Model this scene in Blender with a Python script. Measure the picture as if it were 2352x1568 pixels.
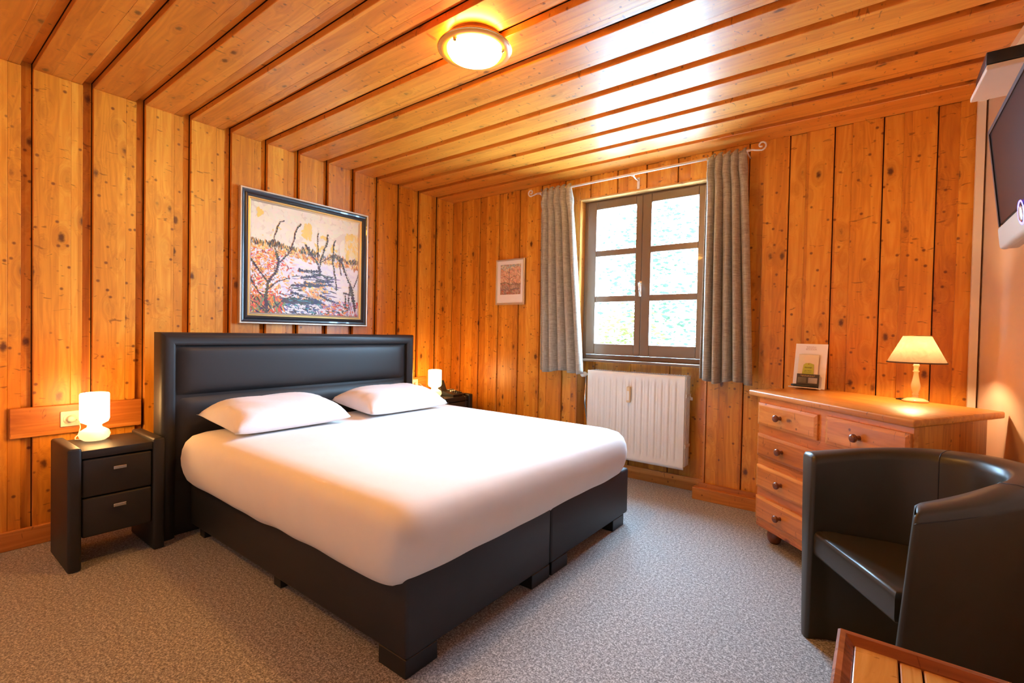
import bpy, bmesh, math, random
from mathutils import Vector, Matrix
PI = math.pi
for o in list(bpy.data.objects): bpy.data.objects.remove(o)
S = bpy.context.scene
COL = S.collection

# ------------------------------------------------------------------ camera
YAW, PITCH, ROLL = 0.64997, -0.018108, 0.019705
CX, CY, CZ, FPX = 3.5848, -3.6625, 1.1830, 1112.5
_f = Vector((-math.sin(YAW)*math.cos(PITCH), math.cos(YAW)*math.cos(PITCH), math.sin(PITCH)))
_r0 = Vector((math.cos(YAW), math.sin(YAW), 0)); _u0 = _r0.cross(_f)
_r = math.cos(ROLL)*_r0 + math.sin(ROLL)*_u0; _u = -math.sin(ROLL)*_r0 + math.cos(ROLL)*_u0
cd = bpy.data.cameras.new('camera'); cam = bpy.data.objects.new('camera', cd); COL.objects.link(cam)
cam.matrix_world = Matrix(((_r.x, _u.x, -_f.x, CX), (_r.y, _u.y, -_f.y, CY), (_r.z, _u.z, -_f.z, CZ), (0, 0, 0, 1)))
cd.sensor_width = 36; cd.sensor_fit = 'HORIZONTAL'; cd.lens = FPX/2352*36; cd.clip_start = .02; cd.clip_end = 200
S.camera = cam
# ------------------------------------------------------------------ world and exposure
S.view_settings.view_transform = 'Standard'; S.view_settings.look = 'None'
S.view_settings.gamma = 1; S.view_settings.use_curve_mapping = False
S.view_settings.exposure = 1.0
W = bpy.data.worlds.new('sky'); S.world = W; W.use_nodes = True
bgn = W.node_tree.nodes['Background']; bgn.inputs[0].default_value = (.43, .71, 1, 1); bgn.inputs[1].default_value = 58.0
SKY = bgn
# daylight portal in the window opening (guides sky sampling, gives off no light itself)
pl = bpy.data.lights.new('window_portal', 'AREA'); pl.shape = 'RECTANGLE'; pl.size = 1.06; pl.size_y = 1.36
po = bpy.data.objects.new('window_portal', pl); COL.objects.link(po); po.location = (2.04, .2, 1.66); po.rotation_euler = (-PI/2, 0, 0)
pl.cycles.is_portal = True
LAMP = (1.0, .56, .20)
def point(name, loc, power, radius, col=LAMP):
    l = bpy.data.lights.new(name, 'POINT'); l.energy = power; l.shadow_soft_size = radius; l.color = col
    o = bpy.data.objects.new(name, l); COL.objects.link(o); o.location = loc; return o

# ------------------------------------------------------------------ material helpers
class NT:
    def __init__(s, name):
        s.m = bpy.data.materials.new(name); s.m.use_nodes = True; s.t = s.m.node_tree
        s.b = s.t.nodes['Principled BSDF']; s.out = s.t.nodes['Material Output']
    def n(s, typ, **kw):
        nd = s.t.nodes.new(typ)
        for k, v in kw.items():
            if k.startswith('i_'):
                key = k[2:]; key = int(key) if key.isdigit() else key.replace('_', ' ')
                if isinstance(v, bpy.types.NodeSocket): s.t.links.new(v, nd.inputs[key])
                else: nd.inputs[key].default_value = v
            else: setattr(nd, k, v)
        return nd
    def l(s, a, b): s.t.links.new(a, b)
    def math(s, op, a, b=None, c=None):
        nd = s.n('ShaderNodeMath', operation=op)
        for i, v in enumerate((a, b, c)):
            if v is None: continue
            if isinstance(v, bpy.types.NodeSocket): s.l(v, nd.inputs[i])
            else: nd.inputs[i].default_value = v
        return nd.outputs[0]
    def mix(s, fac, a, b, mode='MIX'):
        nd = s.n('ShaderNodeMix', data_type='RGBA', blend_type=mode)
        for k, v in ((0, fac), (6, a), (7, b)):
            if isinstance(v, bpy.types.NodeSocket): s.l(v, nd.inputs[k])
            else: nd.inputs[k].default_value = v if k == 0 else (*v[:3], 1)
        return nd.outputs[2]
    def ramp(s, fac, stops):
        nd = s.n('ShaderNodeValToRGB'); s.l(fac, nd.inputs[0]); cr = nd.color_ramp
        while len(cr.elements) < len(stops): cr.elements.new(.5)
        for e, (p, c) in zip(cr.elements, stops): e.position = p; e.color = (*c[:3], 1)
        return nd.outputs[0]
    def bump(s, h, strength, dist):
        nd = s.n('ShaderNodeBump'); nd.inputs['Strength'].default_value = strength; nd.inputs['Distance'].default_value = dist
        s.l(h, nd.inputs['Height']); s.l(nd.outputs[0], s.b.inputs['Normal'])

def plain(name, col, rough=.5, metal=0, coat=0, bump=None, var=0, spec=.5, sheen=0):
    t = NT(name); b = t.b
    b.inputs['Roughness'].default_value = rough; b.inputs['Metallic'].default_value = metal
    b.inputs['Coat Weight'].default_value = coat; b.inputs['Specular IOR Level'].default_value = spec
    b.inputs['Sheen Weight'].default_value = sheen
    tc = t.n('ShaderNodeTexCoord')
    no = t.n('ShaderNodeTexNoise', i_Vector=tc.outputs['Object'], i_Scale=9.0, i_Detail=4.0)
    v = max(var, .04)
    t.l(t.mix(no.outputs['Fac'], tuple(c*(1-v) for c in col), tuple(min(1, c*(1+v)) for c in col)), b.inputs['Base Color'])
    if bump:
        nz = t.n('ShaderNodeTexNoise', i_Vector=tc.outputs['Object'], i_Scale=bump[0], i_Detail=3.0)
        t.bump(nz.outputs['Fac'], bump[1], bump[2])
    return t.m

def wood(name, light, mid, dark, along='z', rough=.38, coat=.25, knots=9.0, knotr=.016, strip=.075, gs=1.0, kcol=(.10, .022, .004), crough=.25):
    t = NT(name); b = t.b
    tc = t.n('ShaderNodeTexCoord'); at = t.n('ShaderNodeAttribute', attribute_name='bid')
    off = t.n('ShaderNodeVectorMath', operation='SCALE', i_0=(37.3, 17.9, 53.1)); t.l(at.outputs['Fac'], off.inputs['Scale'])
    P = t.n('ShaderNodeVectorMath', operation='ADD', i_0=tc.outputs['Object'], i_1=off.outputs[0]).outputs[0]
    al = 'xyz'.index(along)
    sc = [1, 1, 1]; sc[al] = .55
    pk = t.n('ShaderNodeVectorMath', operation='MULTIPLY', i_0=P, i_1=tuple(sc)).outputs[0]
    vo = t.n('ShaderNodeTexVoronoi', i_Vector=pk, i_Scale=knots, i_Randomness=1.0)
    d = t.math('DIVIDE', vo.outputs['Distance'], knots)
    # irregular knot edge
    nk = t.n('ShaderNodeTexNoise', i_Vector=P, i_Scale=60.0, i_Detail=2.0)
    d2 = t.math('ADD', d, t.math('MULTIPLY', t.math('SUBTRACT', nk.outputs['Fac'], .5), .012))
    knot = t.n('ShaderNodeMapRange', interpolation_type='SMOOTHSTEP', i_Value=d2); knot.inputs[1].default_value = knotr*.35; knot.inputs[2].default_value = knotr*1.05
    knot.inputs[3].default_value = 1; knot.inputs[4].default_value = 0
    halo = t.n('ShaderNodeMapRange', interpolation_type='SMOOTHSTEP', i_Value=d); halo.inputs[1].default_value = knotr*.6; halo.inputs[2].default_value = knotr*3.2
    halo.inputs[3].default_value = 1; halo.inputs[4].default_value = 0
    # grain: long thin streaks pushed aside by the knots
    s2 = [70*gs]*3; s2[al] = 1.5*gs
    pg = t.n('ShaderNodeVectorMath', operation='MULTIPLY', i_0=P, i_1=tuple(s2)).outputs[0]
    wob = t.n('ShaderNodeTexNoise', i_Vector=P, i_Scale=2.2, i_Detail=1.0)
    shift = t.math('ADD', t.math('MULTIPLY', wob.outputs['Fac'], 9.0), t.math('MULTIPLY', halo.outputs[0], 7.0))
    cb = t.n('ShaderNodeCombineXYZ'); [t.l(shift, cb.inputs[i]) for i in range(3) if i != al]
    pg2 = t.n('ShaderNodeVectorMath', operation='ADD', i_0=pg, i_1=cb.outputs[0]).outputs[0]
    g = t.n('ShaderNodeTexNoise', i_Vector=pg2, i_Scale=1.0, i_Detail=3.0, i_Roughness=.6)
    # broad cathedral figure
    s3 = [9*gs]*3; s3[al] = .8*gs
    pf = t.n('ShaderNodeVectorMath', operation='MULTIPLY', i_0=P, i_1=tuple(s3)).outputs[0]
    fg = t.n('ShaderNodeTexNoise', i_Vector=pf, i_Scale=1.0, i_Detail=2.0, i_Distortion=.6)
    rings = t.math('MULTIPLY', t.math('ADD', t.math('SINE', t.math('MULTIPLY', t.math('ADD', fg.outputs['Fac'], t.math('MULTIPLY', halo.outputs[0], .12)), 55.0)), 1.0), .5)
    # glued strips with their own tone
    sv = [1/strip]*3; sv[al] = 0.0
    ps = t.n('ShaderNodeVectorMath', operation='MULTIPLY', i_0=P, i_1=tuple(sv)).outputs[0]
    fl = t.n('ShaderNodeVectorMath', operation='FLOOR', i_0=ps).outputs[0]
    wn = t.n('ShaderNodeTexWhiteNoise', noise_dimensions='3D', i_Vector=fl)
    tone = t.math('ADD', t.math('MULTIPLY', wn.outputs['Value'], .50), t.math('MULTIPLY', g.outputs['Fac'], .5))
    tone = t.math('ADD', tone, t.math('MULTIPLY', t.math('SUBTRACT', rings, .5), .16))
    col = t.ramp(tone, [(.12, light), (.45, mid), (.86, dark)])
    # resin streaks running across
    sr = [13.0]*3; sr[al] = 42.0
    pr = t.n('ShaderNodeVectorMath', operation='MULTIPLY', i_0=P, i_1=tuple(sr)).outputs[0]
    rs = t.n('ShaderNodeTexNoise', i_Vector=pr, i_Scale=1.0, i_Detail=2.5, i_Distortion=1.1)
    rm = t.n('ShaderNodeMapRange', interpolation_type='SMOOTHSTEP', i_Value=rs.outputs['Fac']); rm.inputs[1].default_value = .655; rm.inputs[2].default_value = .73
    col = t.mix(t.math('MULTIPLY', rm.outputs[0], .75), col, tuple(c*.45 for c in dark))
    col = t.mix(t.math('MULTIPLY', halo.outputs[0], .26), col, tuple(c*.62 for c in dark))
    col = t.mix(t.math('MULTIPLY', knot.outputs[0], .93), col, kcol)
    v2 = t.n('ShaderNodeTexVoronoi', i_Vector=P, i_Scale=knots*1.9, i_Randomness=1.0)
    k2 = t.n('ShaderNodeMapRange', interpolation_type='SMOOTHSTEP', i_Value=t.math('DIVIDE', v2.outputs['Distance'], knots*1.9)); k2.inputs[1].default_value = knotr*.22; k2.inputs[2].default_value = knotr*.62
    k2.inputs[3].default_value = .85; k2.inputs[4].default_value = 0
    col = t.mix(k2.outputs[0], col, tuple(c*1.6 for c in kcol))
    t.l(col, b.inputs['Base Color'])
    b.inputs['Roughness'].default_value = rough; b.inputs['Coat Weight'].default_value = coat; b.inputs['Coat Roughness'].default_value = crough
    t.bump(t.math('ADD', g.outputs['Fac'], t.math('MULTIPLY', knot.outputs[0], -.6)), .22, .0015)
    return t.m

def emit(name, col, strength, base=(.9, .85, .75)):
    t = NT(name); t.b.inputs['Base Color'].default_value = (*base, 1); t.b.inputs['Roughness'].default_value = .3
    t.b.inputs['Emission Color'].default_value = (*col, 1); t.b.inputs['Emission Strength'].default_value = strength
    return t.m

PINE = ((.88, .42, .050), (.75, .285, .022), (.52, .16, .010))
M = {}
M['wall'] = wood('varnished_pine_wall', *PINE, along='z', knots=8.0, knotr=.019, coat=.12)
M['ceil'] = wood('varnished_pine_ceiling', (.86, .36, .050), (.73, .245, .024), (.50, .14, .011), along='x', rough=.42, coat=.9, knots=8.0, knotr=.015, crough=.30)
M['trimx'] = wood('pine_trim_along_wall', (.76, .33, .08), (.62, .23, .04), (.42, .13, .018), along='x', knots=6)
M['trimy'] = wood('pine_trim_side', (.76, .31, .07), (.60, .20, .03), (.40, .11, .012), along='y', knots=6)
M['trimz'] = wood('pine_trim_upright', (.78, .36, .09), (.64, .25, .045), (.44, .14, .02), along='z', knots=6)
M['backing'] = plain('dark_gap', (.05, .016, .004), .8)
M['white_wall'] = plain('cream_plaster', (.70, .53, .42), .7, bump=(60, .08, .002))
M['white_trim'] = plain('white_painted_trim', (.85, .76, .66), .45)
M['leather'] = plain('black_faux_leather', (.024, .023, .024), .46, bump=(260, .10, .001), spec=.38)
M['leather_dark'] = plain('black_seam_leather', (.02, .018, .018), .5)
M['olive'] = plain('dark_olive_faux_leather', (.040, .034, .020), .36, bump=(240, .07, .001), spec=.5)
M['sheet'] = plain('white_cotton_sheet', (.84, .80, .76), .85, bump=(14, .12, .008), sheen=.15)
M['pillow'] = plain('white_cotton_pillowcase', (.83, .80, .82), .85, bump=(22, .22, .008), sheen=.15)
M['chrome'] = plain('brushed_steel', (.78, .76, .72), .25, 1)
M['brass'] = plain('brass', (.85, .60, .28), .25, 1)
M['white_plastic'] = plain('white_plastic', (.82, .78, .70), .4)
M['black_plastic'] = plain('black_plastic', (.012, .012, .013), .35)
M['radiator'] = plain('cream_enamel', (.84, .82, .78), .35)
M['brownpaint'] = plain('brown_window_paint', (.19, .115, .07), .35, coat=.2)
M['reveal'] = wood('pale_pine_reveal', (.80, .50, .22), (.72, .40, .15), (.55, .26, .08), along='x', knots=5, rough=.35)
M['gold'] = plain('gold_leaf', (.83, .58, .22), .35, .8)
M['silver'] = plain('silver_leaf', (.70, .64, .52), .35, .7)
M['navy'] = plain('black_blue_frame', (.018, .022, .030), .3, coat=.3)
M['bulb_white'] = emit('opal_glass_lit', (1, .52, .17), 15.0)
M['bulb_base'] = emit('opal_glass_base', (1, .62, .26), .75)
M['ceil_glass'] = emit('ceiling_opal_glass_lit', (1, .46, .085), 63.0)
M['amber'] = emit('amber_glass_ring', (1, .36, .05), .12, (.55, .22, .04))
M['metal_white'] = plain('white_painted_iron', (.82, .72, .66), .4)

# carpet
t = NT('speckled_carpet'); tc = t.n('ShaderNodeTexCoord')
a = t.n('ShaderNodeTexNoise', i_Vector=tc.outputs['Object'], i_Scale=150.0, i_Detail=3.0, i_Roughness=.8)
c2 = t.n('ShaderNodeTexNoise', i_Vector=tc.outputs['Object'], i_Scale=70.0, i_Detail=2.0)
c3 = t.n('ShaderNodeTexNoise', i_Vector=tc.outputs['Object'], i_Scale=1.6, i_Detail=3.0)
v = t.math('ADD', t.math('MULTIPLY', a.outputs['Fac'], .75), t.math('MULTIPLY', c2.outputs['Fac'], .25))
cc = t.ramp(v, [(.40, (.09, .080, .073)), (.5, (.27, .252, .236)), (.60, (.66, .635, .61))])
cc = t.mix(t.math('MULTIPLY', c3.outputs['Fac'], .18), cc, (.13, .10, .08))
t.l(cc, t.b.inputs['Base Color']); t.b.inputs['Roughness'].default_value = .9; t.b.inputs['Sheen Weight'].default_value = .35
t.b.inputs['Sheen Roughness'].default_value = .5
t.bump(v, .5, .004); M['carpet'] = t.m
# curtain weave
t = NT('taupe_woven_curtain'); tc = t.n('ShaderNodeTexCoord')
mp = t.n('ShaderNodeVectorMath', operation='MULTIPLY', i_0=tc.outputs['Object'], i_1=(18., 18., 260.)).outputs[0]
w1 = t.n('ShaderNodeTexNoise', i_Vector=mp, i_Scale=1.0, i_Detail=3.0)
mp2 = t.n('ShaderNodeVectorMath', operation='MULTIPLY', i_0=tc.outputs['Object'], i_1=(320., 320., 20.)).outputs[0]
w2 = t.n('ShaderNodeTexNoise', i_Vector=mp2, i_Scale=1.0, i_Detail=2.0)
wv = t.math('ADD', t.math('MULTIPLY', w1.outputs['Fac'], .6), t.math('MULTIPLY', w2.outputs['Fac'], .4))
t.l(t.ramp(wv, [(.36, (.27, .235, .185)), (.52, (.41, .37, .30)), (.66, (.54, .50, .42))]), t.b.inputs['Base Color'])
t.b.inputs['Roughness'].default_value = .85; t.b.inputs['Sheen Weight'].default_value = .2; t.bump(wv, .3, .002); M['curtain'] = t.m
# window glass
t = NT('window_glass'); tr = t.n('ShaderNodeBsdfTransparent'); gl = t.n('ShaderNodeBsdfGlossy', i_Roughness=.02)
ms = t.n('ShaderNodeMixShader', i_Fac=.05); t.l(tr.outputs[0], ms.inputs[1]); t.l(gl.outputs[0], ms.inputs[2]); t.l(ms.outputs[0], t.out.inputs[0]); M['glass'] = t.m
# parchment lamp shade: thin, lets the bulb glow through
t = NT('parchment_shade'); tc = t.n('ShaderNodeTexCoord')
n1 = t.n('ShaderNodeTexNoise', i_Vector=tc.outputs['Object'], i_Scale=28.0, i_Detail=3.0, i_Distortion=1.2)
c = t.mix(n1.outputs['Fac'], (.17, .115, .075), (.27, .20, .135))
df = t.n('ShaderNodeBsdfDiffuse', i_Color=c); tl = t.n('ShaderNodeBsdfTranslucent', i_Color=c)
ms = t.n('ShaderNodeMixShader', i_Fac=.24); t.l(df.outputs[0], ms.inputs[1]); t.l(tl.outputs[0], ms.inputs[2]); t.l(ms.outputs[0], t.out.inputs[0]); M['shade'] = t.m
# vertex coloured paint
t = NT('oil_paint'); at = t.n('ShaderNodeAttribute', attribute_name='paint'); t.l(at.outputs['Color'], t.b.inputs['Base Color']); t.b.inputs['Roughness'].default_value = .45; M['paint'] = t.m

# ------------------------------------------------------------------ mesh helpers
def xf(bm, vs, mat):
    if mat is not None: bmesh.ops.transform(bm, matrix=mat, verts=vs)
def box(bm, x0, x1, y0, y1, z0, z1, bev=0, seg=2, bid=None, mat=None, mi=0):
    r = bmesh.ops.create_cube(bm, size=1); vs = r['verts']
    for v in vs: v.co = Vector(((x0+x1)/2+v.co.x*(x1-x0), (y0+y1)/2+v.co.y*(y1-y0), (z0+z1)/2+v.co.z*(z1-z0)))
    fs = list({f for v in vs for f in v.link_faces})
    if bev:
        es = list({e for v in vs for e in v.link_edges})
        rb = bmesh.ops.bevel(bm, geom=es, offset=bev, segments=seg, profile=.5, affect='EDGES')
        vs = list({v for f in rb['faces'] if f.is_valid for v in f.verts})
        fs = list({f for v in vs for f in v.link_faces})
    if bid is not None:
        ly = bm.faces.layers.float['bid']
        for f in fs: f[ly] = bid
    for f in fs: f.material_index = mi
    xf(bm, vs, mat); return vs
def prism(bm, poly, z0, z1, bid=None, bev=0, seg=2):
    n = len(poly); a = [bm.verts.new((p[0], p[1], z0)) for p in poly]; b = [bm.verts.new((p[0], p[1], z1)) for p in poly]
    fs = [bm.faces.new(a[::-1]), bm.faces.new(b)] + [bm.faces.new((a[i], a[(i+1) % n], b[(i+1) % n], b[i])) for i in range(n)]
    vs = a+b
    if bid is not None:
        ly = bm.faces.layers.float['bid']
        for f in fs: f[ly] = bid
    if bev:
        es = list({e for v in vs for e in v.link_edges})
        rb = bmesh.ops.bevel(bm, geom=es, offset=bev, segments=seg, profile=.5, affect='EDGES')
    return vs
def lathe(bm, prof, seg=28, loc=(0, 0, 0), mat=None, closed=False):
    rings = []; vs = []
    for r, z in prof:
        if r < 1e-5: rg = [bm.verts.new((loc[0], loc[1], loc[2]+z))]
        else: rg = [bm.verts.new((loc[0]+r*math.cos(2*PI*i/seg), loc[1]+r*math.sin(2*PI*i/seg), loc[2]+z)) for i in range(seg)]
        rings.append(rg); vs += rg
    for a, b in zip(rings, rings[1:]):
        for i in range(seg):
            j = (i+1) % seg
            q = [a[i % len(a)], a[j % len(a)], b[j % len(b)], b[i % len(b)]]
            u = []
            for w in q:
                if w not in u: u.append(w)
            if len(u) > 2:
                f = bm.faces.new(u); f.smooth = True
    xf(bm, vs, mat); return vs
def tube(bm, pts, r, seg=8, rs=None):
    pts = [Vector(p) for p in pts]; rings = []; prev = None
    for i, p in enumerate(pts):
        d = (pts[min(i+1, len(pts)-1)]-pts[max(i-1, 0)]).normalized()
        if prev is None:
            up = Vector((0, 0, 1)) if abs(d.z) < .9 else Vector((1, 0, 0)); a = d.cross(up).normalized()
        else:
            a = (prev-d*prev.dot(d)).normalized()
        prev = a; b = d.cross(a); rr = rs[i] if rs else r
        rings.append([bm.verts.new(p+a*rr*math.cos(2*PI*k/seg)+b*rr*math.sin(2*PI*k/seg)) for k in range(seg)])
    for A, B in zip(rings, rings[1:]):
        for k in range(seg):
            f = bm.faces.new((A[k], A[(k+1) % seg], B[(k+1) % seg], B[k])); f.smooth = True
    bm.faces.new(rings[0][::-1]); bm.faces.new(rings[-1])
def quad(bm, pts, bid=None):
    f = bm.faces.new([bm.verts.new(p) for p in pts]); return f
def obj(name, bm, mat, parent=None, smooth=False, auto=None, loc=None):
    bmesh.ops.recalc_face_normals(bm, faces=bm.faces)
    me = bpy.data.meshes.new(name); bm.to_mesh(me); bm.free()
    for m in (mat if isinstance(mat, (list, tuple)) else [mat]): me.materials.append(m)
    o = bpy.data.objects.new(name, me); COL.objects.link(o)
    if smooth:
        for p in me.polygons: p.use_smooth = True
    if auto is not None:
        for p in me.polygons: p.use_smooth = True
        me.set_sharp_from_angle(angle=math.radians(auto))
    if parent:
        o.parent = parent
        o.matrix_parent_inverse = Matrix.Translation(-Vector(parent.location)) if not getattr(parent, '_local', False) else Matrix()
    return o
def thing(name, label, cat, loc=(0, 0, 0), group=None):
    o = bpy.data.objects.new(name, None); o.empty_display_size = .05; COL.objects.link(o); o.location = loc
    o['label'] = label; o['category'] = cat
    if group: o['group'] = group
    return o
def tag(o, label, cat, group=None):
    o['label'] = label; o['category'] = cat
    if group: o['group'] = group
    return o
def struct(o): o['kind'] = 'structure'; return o
def B():
    bm = bmesh.new(); bm.faces.layers.float.new('bid'); return bm
rnd = random.Random(4)

# ------------------------------------------------------------------ room
H = 2.52; SP = .2452; NICHE0, NICHE1, NZ, ND = 1.50, 2.585, 2.335, .14
def wx(y): return 4.0 + .08*abs(y)
YB = -5.0
# floor
bm = B(); box(bm, -.15, 4.6, YB-.1, ND+.1, -.12, 0); struct(obj('floor', bm, M['carpet']))
# left wall: overlapping boards
bm = B(); box(bm, -.12, -.046, YB, .15, 0, H+.06, bid=.5, mi=1)
k = -2
while True:
    y = -.2123-k*SP
    if y < YB: break
    if k == 0: box(bm, -.030, 0, y, 0, 0, H, bev=.0025, seg=1, bid=rnd.random()); k += 1; continue
    if y < 0:
        box(bm, -.030, 0, y, y+.150, 0, H, bev=.002, seg=1, bid=rnd.random())
        box(bm, -.030, -.003, y+.150, y+.200, 0, H, bev=.002, seg=1, bid=rnd.random())
        box(bm, -.046, -.036, y+.198, y+SP-.003, 0, H+.036, bid=rnd.random())
    k += 1
struct(obj('wall_left', bm, [M['wall'], M['backing']]))
# ceiling boards run along x
bm = B(); box(bm, -.12, 4.6, YB, ND+.1, H+.046, H+.12, bid=.3, mi=1)
k = -2
while True:
    y = -.2123-k*SP
    if y < YB: break
    if k == 0: box(bm, -.03, 4.5, y, .01, H, H+.034, bev=.0025, seg=1, bid=rnd.random()); k += 1; continue
    if y < 0:
        box(bm, -.03, 4.5, y, y+.150, H, H+.034, bev=.002, seg=1, bid=rnd.random())
        box(bm, -.03, 4.5, y+.150, y+.196, H+.002, H+.034, bev=.002, seg=1, bid=rnd.random())
        box(bm, -.046, 4.5, y+.190, y+SP-.003, H+.036, H+.046, bid=rnd.random())
    k += 1
struct(obj('ceiling', bm, [M['ceil'], M['backing']]))
# window wall with the niche
bm = B()
def vboards(bm, xa, xb, z0, z1, yf, base=.119, step=.2463):
    k = -1
    while base+k*step-.15 < xb:
        e = base+k*step
        a0, a1 = max(e-.15, xa), min(e, xb)
        if a1 > a0+.004: box(bm, a0, a1, yf, yf+.030, z0, z1, bev=.0025 if a1-a0 > .02 else 0, seg=1, bid=rnd.random())
        a0, a1 = max(e+.006, xa), min(e+step-.15, xb)
        if a1 > a0+.004: box(bm, a0, a1, yf+.014, yf+.030, z0, z1, bid=rnd.random())
        k += 1
vboards(bm, 0, NICHE0, 0, H, 0); vboards(bm, NICHE1, 4.02, 0, H, 0); vboards(bm, NICHE0, NICHE1, NZ, H, 0)
for (a, b, c, d) in ((-.12, NICHE0, 0, H+.05), (NICHE1, 4.3, 0, H+.05), (NICHE0, NICHE1, NZ, H+.05)):
    box(bm, a, b, .030, ND+.13, c, d, mi=1, bid=.5)
vboards(bm, NICHE0+.012, NICHE1-.012, 0, .965, ND, base=NICHE0+.10, step=.33)
box(bm, NICHE0, NICHE1, ND+.030, ND+.13, 0, .965, mi=1, bid=.5)
struct(obj('wall_window', bm, [M['wall'], M['backing']]))
# niche lining (jambs and lintel)
bm = B()
box(bm, NICHE0, NICHE0+.012, 0, ND+.02, .0, NZ, bid=.2); box(bm, NICHE1-.012, NICHE1, 0, ND+.02, 0, NZ, bid=.7)
struct(obj('trim_1', bm, M['trimz']))
bm = B(); box(bm, NICHE0, NICHE1, -.004, ND+.02, NZ-.012, NZ+.0, bid=.4); struct(obj('trim_2', bm, M['reveal']))
# white wall (slightly out of square)
bm = B(); prism(bm, [(wx(0), .14), (4.55, .14), (4.55, YB), (wx(YB), YB)], 0, H); struct(obj('wall_right', bm, M['white_wall']))
bm = B()
box(bm, wx(0)-.028, wx(0)+.005, -.05, -.012, 0, H)
prism(bm, [(wx(.0)-.026, -.05), (wx(0)+.01, -.05), (wx(-3)+.01, -3), (wx(-3)-.026, -3)], H-.04, H-.001)
struct(obj('trim_3', bm, M['white_trim']))
bm = B(); box(bm, -.12, 4.6, YB-.1, YB, 0, H+.05); struct(obj('wall_back', bm, M['white_wall']))
# baseboards
bm = B(); box(bm, 0, .022, YB, -.0, 0, .10, bev=.004, bid=.15); struct(obj('baseboard_left', bm, M['trimy']))
bm = B(); box(bm, .022, NICHE0, -.022, 0, 0, .10, bev=.004, bid=.35)
box(bm, 2.52, wx(0), -.055, -.0, 0, .085, bev=.003, bid=.65); box(bm, 2.55, wx(0), -.022, 0, .085, .115, bid=.8)
box(bm, NICHE0+.012, NICHE1-.012, ND-.02, ND, 0, .10, bev=.004, bid=.9); struct(obj('baseboard_window', bm, M['trimx']))
bm = B(); box(bm, NICHE0-.0, 2.60, -.045, ND, .955, .975, bev=.006, bid=.4); struct(obj('trim_4', bm, M['brownpaint']))

# ------------------------------------------------------------------ window
YF = .085
def frame_rect(bm, x0, x1, z0, z1, w, y0, y1, bev=.004, wt=None):
    wt = wt or w
    box(bm, x0, x0+w, y0, y1, z0, z1, bev=bev); box(bm, x1-w, x1, y0, y1, z0, z1, bev=bev)
    box(bm, x0+w, x1-w, y0, y1, z0, z0+wt, bev=bev); box(bm, x0+w, x1-w, y0, y1, z1-wt, z1, bev=bev)
bm = B(); frame_rect(bm, NICHE0+.012, NICHE1-.012, .975, NZ-.012, .035, YF, YF+.07)
win = struct(obj('window_1', bm, M['brownpaint']))
for (x0, x1, g0, g1) in ((1.548, 2.040, 1.631, 1.986), (2.040, 2.538, 2.115, 2.478)):
    y0, y1 = YF-.015, YF+.035
    bm = B()
    box(bm, x0, g0, y0, y1, 1.012, 2.31, bev=.005); box(bm, g1, x1-.001, y0, y1, 1.012, 2.31, bev=.005)
    box(bm, g0, g1, y0, y1, 1.012, 1.105, bev=.005); box(bm, g0, g1, y0, y1, 2.243, 2.31, bev=.005)
    sash = obj('sash', bm, M['brownpaint'], win)
    for z in (1.457, 1.872-.028):
        bm = B(); box(bm, g0-.003, g1+.003, y0+.006, y1-.006, z, z+.052, bev=.006); obj('glazing_bar', bm, M['brownpaint'], sash)
    bm = B(); box(bm, g0-.004, g1+.004, y0+.022, y0+.026, 1.10, 2.246); obj('pane', bm, M['glass'], sash)
bm = B(); box(bm, 2.028, 2.052, YF-.026, YF-.014, 1.50, 1.62, bev=.004)
tube(bm, [(2.040, YF-.02, 1.60), (2.040, YF-.055, 1.60), (2.046, YF-.06, 1.57), (2.052, YF-.06, 1.49)], .008, 8)
obj('window_handle', bm, M['chrome'], win)

# ------------------------------------------------------------------ ceiling light
def ceiling_light(label, lx, ly):
    cl = thing('ceiling_light', label, 'ceiling light', (lx, ly, H))
    bm = B(); lathe(bm, [(.0, 0), (.122, 0), (.122, -.034), (.0, -.034)], 40, cl.location); obj('mounting_plate', bm, plain('dark_bronze', (.12, .07, .03), .4, .6), cl)
    bm = B(); lathe(bm, [(.118, -.036), (.166, -.044), (.168, -.050), (.166, -.056), (.112, -.060), (.112, -.054), (.118, -.036)], 48, cl.location); obj('glass_ring', bm, M['amber'], cl)
    bm = B(); lathe(bm, [(.124, -.02), (.124, -.060), (.114, -.076), (.08, -.092), (.04, -.10), (0, -.102)], 48, cl.location); obj('glass_dome', bm, M['ceil_glass'], cl)
    bm = B(); lathe(bm, [(.168, -.046), (.1705, -.050), (.168, -.054), (.165, -.050), (.168, -.046)], 48, cl.location); obj('rim', bm, M['brass'], cl)
    for a in (.5, 2.6, 4.7):
        bm = B(); c = (cl.location.x+.128*math.cos(a), cl.location.y+.128*math.sin(a), H-.062)
        bmesh.ops.create_uvsphere(bm, u_segments=12, v_segments=8, radius=.009, matrix=Matrix.Translation(c)); tube(bm, [c, (c[0], c[1], H-.02)], .004)
        obj('clip', bm, M['brass'], cl, smooth=True)
ceiling_light('round lit ceiling light with amber glass ring and brass clips over the bed', 2.075, -2.0)
ceiling_light('second round ceiling light, by the back wall of the room', 1.15, -4.25)

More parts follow.
